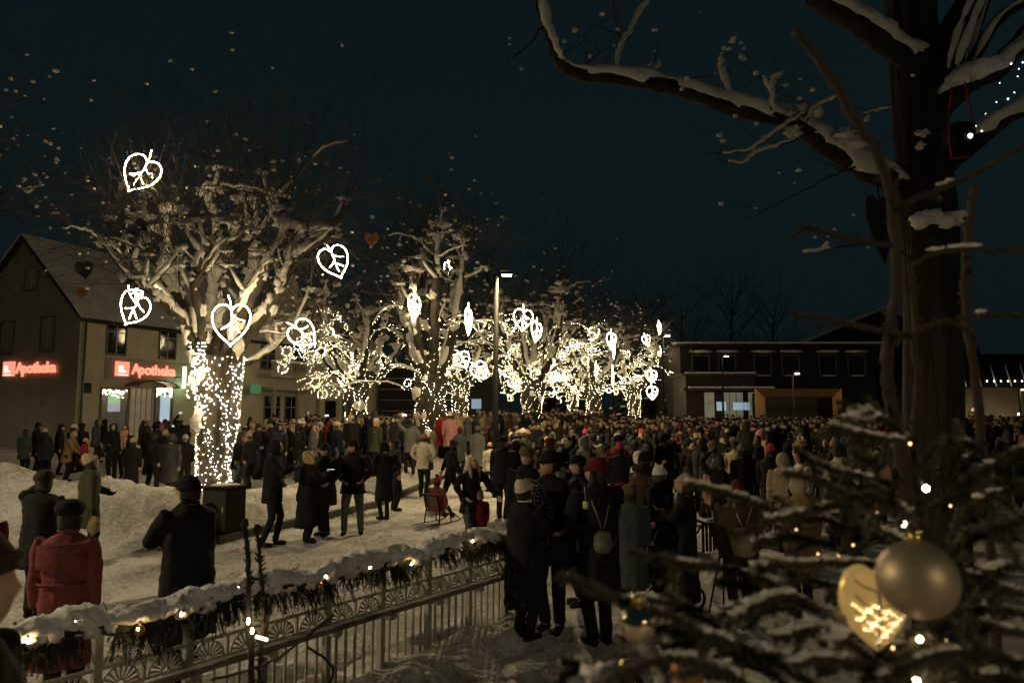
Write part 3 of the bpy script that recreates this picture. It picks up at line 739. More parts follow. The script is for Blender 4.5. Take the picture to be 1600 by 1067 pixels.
def curtain():
    random.seed(8); o = at(315, 640, 16.75); s = empty('string_lights', o, 0, 'dense bright curtain of bulbs on the left shoulder of the nearest trunk', 'string lights', 'fairy lights wound on the trees'); m = MB(); wr = MB()
    for k in range(5):
        x0 = 298 + k * 6.5; n = random.randint(14, 26); pts = []
        for i in range(n): p = at(x0 + 5 * sin(k + i * .35) + random.uniform(-2, 2), 536 + i * random.uniform(5.0, 6.2), 16.95 - .25 * sin(pi * k / 9) + random.uniform(-.05, .05)) - o; pts.append(p); m.octa(p, random.uniform(.007, .012))
        wr.tube(pts, .004, 3, cap=False)
    tag(m.build('bulb', M_bulb, s, smooth=False), kind='stuff'); wr.build('wire', M_wire, s)
curtain()
def auto_tree(x, y, zb, H0, R0, R1, Ht, seed, label, bl, nl=7, laterals=9, spread=2.0, lit=.5, lean=0., latdir=None):
    random.seed(seed * 13); base = V((x, y, zb)); L = []
    for k in range(nl):
        a = 2 * pi * k / nl + random.uniform(-.4, .4); s = spread * random.uniform(.5, 1.1); h = (Ht - H0) * random.uniform(.65, 1.0)
        p0 = base + V((cos(a) * R1 * .4, sin(a) * R1 * .4, H0 - .15)); c = V((cos(a), sin(a), 0))
        L.append(([p0, p0 + c * s * .45 + V((0, 0, h * .22)), p0 + c * s * .8 + V((lean * .3, 0, h * .55)), p0 + c * s * .95 + V((lean * .7, 0, h * .8)), p0 + c * s + V((lean, 0, h))], R1 * .36, R1 * .14, max(.55, lit)))
    fd = F / y
    pollard(base, H0, R0, R1, L, label, bl, seed, fd, nstr=max(9, 18 - int(y / 6)), step=.14, size=.0054 + .00010 * y, twn=7 if y < 30 else 5, twl=(1.2, 3.2), laterals=laterals, latdir=latdir)
auto_tree(-3.15, 27.8, .3, 3.4, .50, .62, 9.3, 5, 'snowy pollarded tree left of the tall street lamp, second of the near row', 'warm string lights on the tree just left of the tall street lamp', nl=6, laterals=7, spread=1.5, lit=.25, latdir=[pi, 0, pi * 1.4])
auto_tree(1.1, 38, .3, 3.6, .42, .60, 8.6, 6, 'snowy pollarded tree just right of the tall street lamp', 'warm string lights on the tree just right of the tall street lamp', laterals=16, spread=2.2)
auto_tree(5.5, 48.4, .3, 3.8, .42, .60, 8.2, 8, 'snowy pollarded tree fourth in the near row, right half of the glowing row', 'warm string lights on the fourth tree of the near row', laterals=16, spread=2.4)
auto_tree(10.0, 58.5, .3, 3.6, .42, .60, 8.4, 9, 'snowy pollarded tree at the far right end of the lit row', 'warm string lights on the last tree at the right end of the row', laterals=14, spread=2.4)
auto_tree(-7.1, 32.5, .3, 3.3, .40, .52, 7.2, 11, 'snowy pollarded tree with wide lit side branches in front of the pale facade', 'warm string lights on the tree in front of the pale facade', laterals=22, spread=1.9, lit=.7)
auto_tree(-3.1, 43, .3, 3.6, .36, .50, 8.0, 12, 'slender lit pollarded tree behind and between the two nearer ones left of the lamp', 'warm string lights on the slender tree close left of the lamp post', laterals=20, spread=2.1, lit=.7)
auto_tree(1.8, 54, .3, 3.6, .36, .50, 7.8, 14, 'lit pollarded tree of the back row mostly hidden right of the lamp', 'warm string lights on the hidden back row tree right of the lamp', laterals=19, spread=2.2, lit=.7)
auto_tree(5.4, 64, .3, 3.8, .40, .55, 8.0, 15, 'last lit pollarded tree of the back row near the middle of the picture', 'warm string lights on the last tree of the back row', laterals=22, spread=2.8, lit=.7)

# ---------------------------------------------------------------- neon leaves
def leaf_meshes():
    half = [(0, .34), (.07, .44), (.17, .50), (.29, .49), (.40, .41), (.47, .28), (.48, .12), (.44, -.04), (.36, -.19), (.25, -.32), (.13, -.43), (.04, -.51), (0, -.58)]
    sp = lambda q, n=2: spline([V((x, 0, z)) for x, z in q], n)
    m = MB()
    for sx in (1, -1): m.tube([V((p.x * sx, 0, p.z)) for p in sp(half)], .014, 5)
    o = m.mesh('outline_tube', M_neon); m = MB()
    m.tube(sp([(-.10, .74), (-.04, .58), (0, .34), (.02, .12), (0, -.05), (.02, -.36)]), .012, 5)
    for q in ([(0, .26), (.14, .14), (.33, .08)], [(0, -.04), (.10, -.12), (.22, -.22)], [(.01, .04), (-.10, -.06), (-.24, -.14)]): m.tube(sp(q), .012, 5)
    v = m.mesh('vein_tube', M_neon); m = MB(); m.tube([V((-.10, .02, .74)), V((-.10, .02, 1.5))], .006, 4); h = m.mesh('hanging_wire', M_wire)
    return o, v, h
LM = leaf_meshes()
def neon_leaf(px, py, hpx, ang, yaw, label, wide=1.0):
    Y = min(F / (hpx / 1.08) * (.68 if px == 474 else .86), 60); s = hpx / (F / Y) / 1.08
    e = empty('light_leaf', at(px, py, Y), 0, label, 'light decoration', 'glowing leaf decorations in the trees')
    e.rotation_euler = Euler((0, R(ang), R(yaw)), 'XYZ')
    e.rotation_euler = (Matrix.Rotation(R(yaw), 3, 'Z') @ Matrix.Rotation(R(ang), 3, 'Y')).to_euler()
    e.scale = (s * wide, s, s)
    for nm, me in zip(('outline_tube', 'vein_tube'), LM): link_mesh(nm, me, e)
LEAVES = [
    (219, 272, 62, 28, 10, 'highest glowing leaf, alone at the upper left of the nearest tree'),
    (209, 482, 56, 25, 62, 'slanted glowing leaf over the pharmacy entrance sign'),
    (212, 456, 34, 0, 74, 'narrow glowing leaf touching the top of the slanted one'),
    (361, 506, 66, 0, 5, 'largest glowing leaf hanging on the thick trunk of the nearest tree'),
    (523, 409, 52, -22, 20, 'tilted glowing leaf alone at the right tip of the nearest tree'),
    (474, 522, 46, -48, 5, 'glowing leaf pointing down right between the nearest tree and the facade windows'),
    (647, 480, 40, 6, 66, 'narrow upright glowing leaf on the left limb of the second near tree'),
    (703, 423, 32, -18, 60, 'narrow glowing leaf at the top of the second near tree'),
    (732, 502, 42, 4, 78, 'very narrow glowing leaf just left of the street lamp pole'),
    (817, 499, 34, 8, 10, 'round glowing leaf right of the street lamp, uppermost there'),
    (838, 518, 32, 12, 55, 'half turned glowing leaf next to the round one right of the lamp'),
    (700, 563, 21, 20, 20, 'small glowing leaf left of the lamp at branch height'),
    (723, 562, 26, -25, 10, 'glowing leaf amid dense lights left of the lamp'),
    (750, 579, 28, -40, 5, 'glowing leaf nearly touching the lamp pole on its left'),
    (556, 583, 26, 5, 50, 'small glowing leaf on the slim trunk in front of the pale facade'),
    (534, 590, 23, 5, 60, 'small glowing leaf left of the slim trunk in front of the pale facade'),
    (516, 523, 22, 0, 72, 'narrow small glowing leaf right of the tilted one above the facade windows'),
    (928, 521, 19, 8, 15, 'small glowing leaf high in the middle of the glowing row'),
    (955, 532, 24, 5, 40, 'glowing leaf paired with a narrow one high right of the middle'),
    (959, 548, 24, 0, 75, 'narrow glowing leaf hanging below its pair right of the middle'),
    (871, 530, 12, 10, 40, 'tiny glowing leaf between the trees right of the lamp'),
    (881, 540, 17, 0, 70, 'tiny narrow glowing leaf between the trees right of the lamp'),
    (857, 568, 21, 10, 15, 'glowing leaf in the bright knot of lights right of the lamp'),
    (826, 583, 23, -4, 52, 'glowing leaf hanging in front of the trunk right of the lamp'),
    (866, 590, 16, 25, 25, 'small glowing leaf low in the bright knot of lights'),
    (848, 614, 22, 0, 80, 'narrow glowing leaf hanging lowest above the crowd right of the lamp'),
    (931, 579, 20, 8, 62, 'narrow glowing leaf on the trunk in the right half of the row'),
    (957, 588, 26, 0, 84, 'edge on glowing leaf right of the middle trunk'),
    (1010, 532, 17, -15, 25, 'small glowing leaf on the last tree near the far lamp'),
    (1028, 549, 16, -30, 25, 'small tilted glowing leaf beside the far thin lamp pole'),
    (1030, 513, 18, -5, 62, 'small narrow glowing leaf on top of the far thin lamp pole'),
    (1018, 588, 19, 0, 10, 'upper of two glowing leaves hanging one above the other by the far lamp'),
    (1019, 614, 20, 0, 12, 'lower of two glowing leaves hanging one above the other by the far lamp'),
    (680, 502, 22, 12, 55, 'small glowing leaf behind the limbs of the second near tree'),
    (968, 617, 0, 0, 0, '')]
for l in LEAVES:
    if l[2]: neon_leaf(*l)
# unlit leaves (flat sheet leaves hanging from wires)
def plain_leaf(px, py, hpx, size, ang, yaw, label, mt):
    Y = F * size / hpx; half = [(0, .36), (.12, .47), (.29, .49), (.43, .38), (.48, .12), (.36, -.19), (.13, -.43), (0, -.6)]
    q = spline([V((x, 0, z)) for x, z in half], 2); ring = q + [V((-p.x, 0, p.z)) for p in q[-2:0:-1]]
    m = MB(); n = len(ring); vs = [p + V((0, y, 0)) for y in (-.012, .012) for p in ring]
    m.add(vs, [tuple(range(n)), tuple(range(2 * n - 1, n - 1, -1))] + [(i, n + i, n + (i + 1) % n, (i + 1) % n) for i in range(n)])
    e = empty('leaf_decoration', at(px, py, Y), 0, label, 'leaf decoration', 'unlit leaf decorations'); e.scale = (size * .9,) * 3
    e.rotation_euler = (Matrix.Rotation(R(yaw), 3, 'Z') @ Matrix.Rotation(R(ang), 3, 'Y')).to_euler()
    m.build('leaf_sheet', mt, e, smooth=False); m = MB(); m.tube([V((0, -.02, .9)), V((0, -.02, -.35))], .015, 5)
    for s in (1, -1): m.tube([V((0, -.02, .1)), V((.25 * s, -.02, -.08))], .012, 5)
    m.build('rib', M_wire, e)
MO = mat('rusty_orange_sheet', (.30, .12, .05), .7); MD = mat('dark_leaf_sheet', (.02, .022, .022), .6)
for a in ((581, 374, 26, .6, 0, 10, 'rust brown leaf hanging between the nearest tree and its neighbour', MO), (128, 457, 20, .7, 0, 50, 'rust brown leaf before the pharmacy roof', MO),
          (145, 496, 17, .7, 0, 70, 'narrow rust brown leaf below the pharmacy eaves', MO), (724, 434, 20, .6, 0, 20, 'rust brown leaf high right of the second near tree', MO),
          (540, 524, 22, .65, 8, 10, 'dark unlit leaf among the lights before the facade', MD), (132, 421, 30, 1.0, -10, 20, 'dark unlit leaf in front of the snowy pharmacy roof', MD)):
    plain_leaf(*a)

# ---------------------------------------------------------------- dark background trees
def bare_tree(px, Y, pt, seed, label, wd=3.5, n=60):
    random.seed(seed); x = xat(px, Y); t = empty('bare_tree', (x, Y, 0), 0, label, 'tree', 'dark bare trees in the background'); H = at(px, pt, Y).z
    m = MB(); path = spline([V((0, 0, -.2)), V((.1, 0, H * .3)), V((-.1, 0, H * .6)), V((0, 0, H * .9))], 4); limb(m, path, .3, .05, 7); m.build('trunk', M_bark2, t)
    m = MB(); ms = MB()
    for i in range(n):
        p = path[random.randint(4, len(path) - 1)]; a = random.random() * 6.28
        twig(m, ms, p, V((cos(a), sin(a), random.uniform(.4, 1.8))), random.uniform(.25, .5) * H * .8, .035, .0, .0, 2)
    m.build('crown', M_bark2, t)
for i, (px, Y, pt, lab) in enumerate(((1070, 70, 480, 'dark bare tree left behind the long building'), (1150, 74, 455, 'dark bare tree tallest behind the long building'), (1215, 78, 478, 'dark bare tree behind the roof of the long building'),
                                 (1015, 80, 470, 'dark bare tree behind the right end of the lit row'), (880, 85, 400, 'tall dark bare tree behind the middle of the lit row'), (640, 70, 330, 'tall dark bare tree behind the second near tree'), (760, 75, 380, 'tall dark bare tree behind the street lamp'))):
    bare_tree(px, Y, pt, i + 40, lab)
def far_spruce(px, Y, pt, rad, label):
    x = xat(px, Y); H = at(px, pt, Y).z; t = empty('spruce_tree', (x, Y, 0), 0, label, 'spruce', 'dark spruces behind the square'); m = MB(); m.tube([V((0, 0, -.2)), V((0, 0, H * .95))], [.22, .03], 7); m.build('trunk', M_bark2, t)
    m = MB(); ms = MB()
    for i in range(260):
        q = (i + .5) / 260; z = .8 + (H - .8) * q; a = i * 2.4; r = rad * (1 - q) ** .85 * random.uniform(.8, 1.1) + .1; c = V((cos(a), sin(a), 0)); s = V((-sin(a), cos(a), 0))
        p = V((0, 0, z)); e = p + c * r - V((0, 0, r * .28)); wdt = r * .22
        m.add([p, e + s * wdt * .5, e - s * wdt * .5, p.lerp(e, .6) + s * wdt, p.lerp(e, .6) - s * wdt], [(0, 3, 1, 2, 4)])
        m.add([p.lerp(e, .3), p.lerp(e, .5) - V((0, 0, .4)), e - V((0, 0, .25)), e], [(0, 1, 2, 3)])
        if i % 3 == 0: ms.blob(p.lerp(e, .75) + V((0, 0, .06)), .22, (1.2, 1.2, .35), .4, 5, 4)
    m.build('crown', mat('far_spruce_green', (.018, .028, .02), .95), t, smooth=False); ms.build('snow', M_snowb, t)
for px, Y, pt, rad, lab in ((905, 72, 455, 3.2, 'dark spruce rising above the glowing row right of the middle'), (985, 66, 540, 2.6, 'low dark spruce behind the last lit trees'), (860, 74, 560, 3, 'dark spruce behind the crowd right of the street lamp'), (1062, 62, 560, 2.4, 'dark spruce between the far thin lamp and the long building')): far_spruce(px, Y, pt, rad, lab)

# tree whose twigs reach in from the left edge
def left_tree():
    random.seed(77); b = V((xat(-260, 15), 15, .3)); t = empty('bare_tree', b, 0, 'snow flecked tree standing just outside the left edge, twigs reaching in', 'tree'); m = MB(); mt = MB(); ms = MB()
    m.tube([V((0, 0, -.3)), V((0, 0, 4)), V((.2, 0, 8))], [.35, .25, .15], 10); m.build('trunk', M_bark2, t)
    for px, py in ((10, 120), (60, 150), (30, 210), (70, 290), (20, 330), (70, 340), (-20, 60), (-10, 260)):
        e = at(px, py, 15 + random.uniform(-1.5, 1.5)) - b; s = V((.15, 0, 4.5 + random.uniform(-1, 2.5))); mid = s.lerp(e, .5) + V((0, 0, .5)); q = spline([s, mid, e], 4, .03); limb(mt, q, .045, .010, 5); snow_on(ms, q, .02, .012, cover=-.1, seg=5)
        for _ in range(9): twig(mt, ms, q[random.randint(4, len(q) - 1)], V((.8, 0, random.uniform(-.3, .9))) + rv(.5), random.uniform(.6, 1.6), .009, .025, sub=1, fs=(.018, .05))
    tag(mt.build('twig', M_twig, t), kind='stuff'); tag(ms.build('snow', M_snowb, t), kind='stuff')
left_tree()

# ================================================================ big dark tree on the right
def big_tree():
    random.seed(21); Y = 7.2; P = lambda x, y, d=0.: at(x, y, Y + d); b = V((P(1462, 700).x, Y, 0))
    t = empty('old_tree', b, 0, 'big dark tree on the right with a long snow covered branch across the sky', 'tree'); I = lambda q: [p - b for p in q]
    m = MB(); path = I(spline([V((b.x, Y, -.3)), P(1462, 760), P(1460, 600), P(1455, 450), P(1450, 320), P(1440, 230), P(1432, 150), P(1425, 60), P(1420, -60)], 4))
    rr = lerp_r(.28, .24, len(path)); m.tube(path, rr, 36, rfun=lambda p, a, i: 1 + .05 * sin(a * 9 + p.z * .7) + .05 * noise.noise(V((cos(a) * 4, sin(a) * 4, p.z * 1.2))) + .12 * noise.noise(V((cos(a), sin(a), p.z * .6))))
    m.build('trunk', M_bark2, t)
    ml = MB(); ms = MB(); mt = MB()
    main = I(spline([P(1420, 300), P(1395, 283), P(1345, 262, -.2), P(1295, 228, -.3), P(1262, 205, -.4), P(1225, 185, -.4), P(1150, 166, -.5), P(1060, 138, -.6), P(985, 122, -.7), P(900, 112, -.7), P(872, 92, -.7), P(858, 50, -.8), P(845, -10, -.8)], 6, .006))
    limb(ml, main, .125, .045, 16, .3); n = len(main)
    def ridge(pts, r0, r1, side=1.15, th=.80, cover=.9, seg=14, fl=.8):
        snow_on(ms, pts, r0, r1, side=side, cover=cover, seg=seg, thick=th, fl=fl)
    ridge(main[2:60], .12, .055); ridge(main[58:], .055, .045, cover=.6)
    l2 = I(spline([P(1440, 130, .1), P(1420, 95, -.1), P(1375, 62, -.3), P(1330, 28, -.4), P(1262, -6, -.4)], 6, .008)); limb(ml, l2, .125, .10, 14, .3); ridge(l2, .12, .09)
    l3 = I(spline([P(1462, 180), P(1500, 138, -.3), P(1532, 120, -.4), P(1562, 105, -.4), P(1600, 60, -.4), P(1650, 20, -.4)], 6, .008)); limb(ml, l3, .12, .09, 14, .3); ridge(l3, .11, .08, cover=.8)
    l4 = I(spline([P(1450, 150), P(1490, 110, -.2), P(1478, 60, -.1), P(1530, -30)], 5)); limb(ml, l4, .13, .1, 12, .2)
    for a in ([P(1480, 110, -.3), P(1495, 55, -.3), P(1520, -5, -.3)], [P(1492, 105, -.35), P(1512, 50, -.35), P(1535, -5, -.35)], [P(1520, 95, -.3), P(1560, 30, -.3), P(1620, -5, -.3)], [P(1505, 135), P(1520, 60, .1), P(1545, -10, .1)]):
        q = I(spline(a, 5, .005)); limb(ml, q, .06, .05, 9); ridge(q, .045, .035, side=1.0, cover=.5, seg=8)
    l5 = I(spline([P(1470, 260), P(1510, 225, -.2), P(1550, 195, -.3), P(1600, 168, -.3), P(1660, 150, -.3)], 6, .006)); limb(ml, l5, .12, .09, 12, .3); ridge(l5, .12, .09, cover=.7)
    # dead stub with a snow cushion
    ml.blob(P(1462, 348, -.3) - b, .2, (1.3, .9, .6), .4, 12, 8); 
    for k in range(4): ms.blob(P(1440 + k * 17, 344 - (k % 2) * 5, -.45) - b, .10, (1.2, 1, .7), .5, 10, 8)
    for px, py, r in ((1425, 95, .09), (1322, 210, .12), (1338, 222, .13), (1442, 208, .07), (1438, 228, .06), (1272, 175, .11), (1255, 168, .08), (1235, 178, .07), (1240, 205, .10), (1350, 8, .12), (1376, 20, .12), (1545, 45, .0)):
        if r and py > 120: ms.blob(P(px, py, -.5) - b, r * .62, (1.3, .8, .8), .7, 12, 9, 2.4)
    def tw(a, r=.02, sn=.5, d=-.55, sub=3):
        q = I(spline([P(x, y, d) for x, y in a], 5, .012)); limb(mt, q, r, r * .35, 6); snow_on(ms, q, r * .8, r * .5, cover=sn - .3, seg=6, thick=1.0, side=.7)
        for _ in range(sub): twig(mt, ms, q[random.randint(2, len(q) - 1)], V((random.uniform(-1, .6), 0, random.uniform(-.2, .9))) + rv(.3), random.uniform(.15, .5), .005, .05, sub=1, fs=(.012, .03))
    tw([(960, 108), (972, 70), (985, 50), (998, 22), (1020, -5)], .028, .6); tw([(972, 70), (960, 30), (962, -8)], .012, 0)
    tw([(1140, 150), (1132, 120), (1128, 100), (1131, 85)], .028, .6); tw([(1206, 172), (1203, 140), (1212, 122), (1226, 115)], .02, .6); tw([(1206, 150), (1190, 120)], .01)
    tw([(1258, 192), (1270, 170), (1295, 158), (1310, 150)], .02, .6); tw([(1262, 175), (1245, 185), (1210, 208), (1185, 225), (1160, 238), (1105, 242)], .02, .6); tw([(1245, 218), (1228, 225), (1180, 240), (1160, 255), (1120, 250)], .016, .5)
    tw([(1335, 262), (1300, 275), (1255, 298), (1210, 322), (1160, 345)], .013, .15); tw([(1010, 122), (1018, 108), (1022, 95)], .02, .5); tw([(1060, 135), (1085, 122), (1110, 120)], .01, .3); tw([(1390, 170), (1370, 175), (1350, 178)], .01)
    tw([(862, 60), (845, 45), (835, 60), (815, 80), (790, 100)], .018, .6); tw([(845, 30), (838, 5), (836, -10)], .014, .5)
    tw([(900, 112), (930, 90), (940, 80)], .01); tw([(1430, 410), (1380, 380), (1330, 383), (1290, 390), (1255, 395)], .018, .3, d=-.2, sub=5)
    for _ in range(26):
        p = main[random.randint(6, 60)]; twig(mt, ms, p, V((random.uniform(-1, 1), random.uniform(-.5, .5), random.uniform(-.3, 1))), random.uniform(.2, .7), .006, .02, sub=1, fs=(.012, .03))
    ml.build('limb', M_bark2, t); tag(ms.build('snow', M_snowb, t), kind='stuff'); tag(mt.build('twig', M_twig, t), kind='stuff')
big_tree()
plain_leaf(1376, 355, 112, .78, -8, 40, 'big grey unlit leaf hanging against the trunk of the big right tree', mat('grey_leaf_sheet', (.06, .06, .05), .6))

def spotlight():   # projector on red straps
    Y = 6.5; c = at(1500, 222, Y); e = empty('hanging_projector', c, 0, 'black projector on red straps with a small white light, hanging in the big tree', 'projector')
    m = MB(); m.box((-.09, -.10, -.13), (.09, .14, .16)); m.tube([V((0, -.10, 0)), V((0, -.15, 0))], [.05, .06], 14); m.build('housing', M_black, e, smooth=False)
    m = MB(); m.ball((.0, -.145, 0), .022, 10, 8); m.build('lens', mat('white_lens', (1, 1, 1), .2, emit=(.92, 1, .98), es=14), e)
    Mr = mat('red_strap', (.35, .05, .04), .7)
    for pts in ([(-.10, -.02, .33), (-.115, -.02, .0), (-.10, -.02, -.15)], [(-.05, -.02, .52), (-.1, -.02, .3)], [(.07, -.02, .58), (.12, -.02, .2), (.13, -.02, .0)], [(-.13, -.03, -.17), (.0, -.03, -.165), (.1, -.03, -.15)]):
        m = MB(); m.tube([V(p) for p in pts], .009, 5); m.build('strap', Mr, e)
    random.seed(4)
    s = empty('blue_star_lights', at(1540, 180, Y), 0, 'loose string of tiny cold white lights right of the projector', 'string lights'); o = at(1540, 180, Y); m = MB()
    for px, py in ((1557, 160), (1540, 178), (1514, 205), (1510, 215), (1520, 218), (1523, 222), (1517, 221), (1534, 205), (1580, 100), (1592, 108), (1598, 98), (1585, 145), (1562, 130), (1525, 197), (1590, 120), (1575, 155)): m.octa(at(px, py, Y) - o, random.uniform(.005, .012))
    m.build('bulb', mat('cold_bulb', (1, 1, 1), .3, emit=(.75, .92, 1), es=5), s); m = MB(); m.tube([at(px, py, Y + .01) - o for px, py in ((1508, 218), (1530, 190), (1557, 158), (1580, 125), (1610, 95))], .002, 3); m.build('wire', M_wire, s)
spotlight()

# ================================================================ fence with snowy garland
FL = (FB - FA).length; FAng = math.atan2(FD.y, FD.x)
def fence():
    f = empty('iron_fence', (FA.x, FA.y, 0), FAng, 'low iron fence with fan ornaments and a round handrail along the near path', 'fence')
    s0 = -2.2; m = MB()
    for z, h in ((.765, .022), (.625, .022), (1.0, .025)): m.box((s0, -.012, z), (FL, .012, z + h))
    m.build('rail', M_green, f, smooth=False)
    m = MB(); n = int((FL - s0) / .58)
    for k in range(n + 1):
        x = FL - k * .58; p = MB(); p.box((x - .024, -.026, -.2), (x + .024, .026, 1.03)); p.build('post', M_green, f, smooth=False)
    pk = MB(); k = 0; x = FL - .0967
    while x > s0:
        if abs(((FL - x) / .58) - round((FL - x) / .58)) > .05:
            top = .765 if abs((FL - x) / .29 - round((FL - x) / .29)) < .1 else .63
            pk.box((x - .009, -.009, -.15), (x + .009, .009, top))
        x -= .58 / 6
    tag(pk.build('picket', M_green, f, smooth=False), kind='stuff')
    # fans
    base = MB(); r = .115
    base.tube([V((r * cos(t), 0, r * sin(t))) for t in [pi * i / 14 for i in range(15)]], .007, 5); base.tube([V((.028 * cos(t), 0, .028 * sin(t))) for t in [pi * i / 6 for i in range(7)]], .006, 5)
    for i in range(9):
        t = pi * (i + .5) / 9; d = V((cos(t), 0, sin(t))); s = V((-sin(t), 0, cos(t)))
        vs = [d * .03 + s * .003, d * .03 - s * .003, d * (r - .008) - s * .010, d * (r - .008) + s * .010]; vs = [v + V((0, y, 0)) for y in (-.004, .004) for v in vs]
        base.add(vs, [(0, 1, 2, 3), (7, 6, 5, 4), (0, 4, 5, 1), (1, 5, 6, 2), (2, 6, 7, 3), (3, 7, 4, 0)])
    fm = base.mesh('fan_ornament', M_green); k = 0; x = FL - .145
    while x > s0:
        link_mesh('fan_ornament', fm, f, (x, 0, .648)); x -= .29
    # handrail on brackets on the near side
    m = MB(); m.tube([V((FL - (FL - s0) * i / 40, -.2, .66 - .0 * i)) for i in range(41)], .026, 12); m.build('handrail', mat('worn_handrail', (.16, .12, .07), .6, c2=(.22, .17, .11), scale=12), f)
    m = MB()
    for k in range(0, n + 1, 1): x = FL - k * .58 - .05; m.box((x - .02, -.2, .585), (x + .02, -.01, .62)); m.box((x - .03, -.215, .595), (x + .03, -.185, .64))
    m.build('bracket', M_green, f, smooth=False)
    m = MB(); pts = [V((FL - .05 - (FL - s0) * i / 240, -.2, .685)) for i in range(241)]
    m.tube(pts, [.024 * (.65 + .6 * abs(noise.noise(p * 3.0)) + .25 * noise.noise(p * 17)) * (1 if noise.noise(p * 1.2 + V((5, 0, 0))) > -.38 or p.x > 2.4 else .3) for p in pts], 8, ell=.7); m.build('handrail_snow', M_snow, f)
fence()
M_fir = mat('fir_needles', (.011, .017, .009), .8, c2=(.022, .030, .015), scale=20)
def sprig(m, p, d, L, nl=.022, n=12, wid=.0022, both=True):
    d = d.normalized(); s = d.cross(rv(1)).normalized(); u = s.cross(d)
    pts = [p + d * (L * i / 3) + V((0, 0, -.25 * L * (i / 3) ** 2)) for i in range(4)]; m.tube(pts, .0025, 3, cap=False)
    for i in range(n):
        t = (i + .5) / n; q = p + d * (L * t) + V((0, 0, -.25 * L * t * t))
        for sg in (1, -1):
            a = random.uniform(-.9, .9); e = (d * .75 + (s * cos(a) + u * sin(a)) * sg).normalized() * nl * random.uniform(.7, 1.2) * (1 - .3 * t); w = d * wid
            m.add([q - w, q + w, q + e], [(0, 1, 2)])
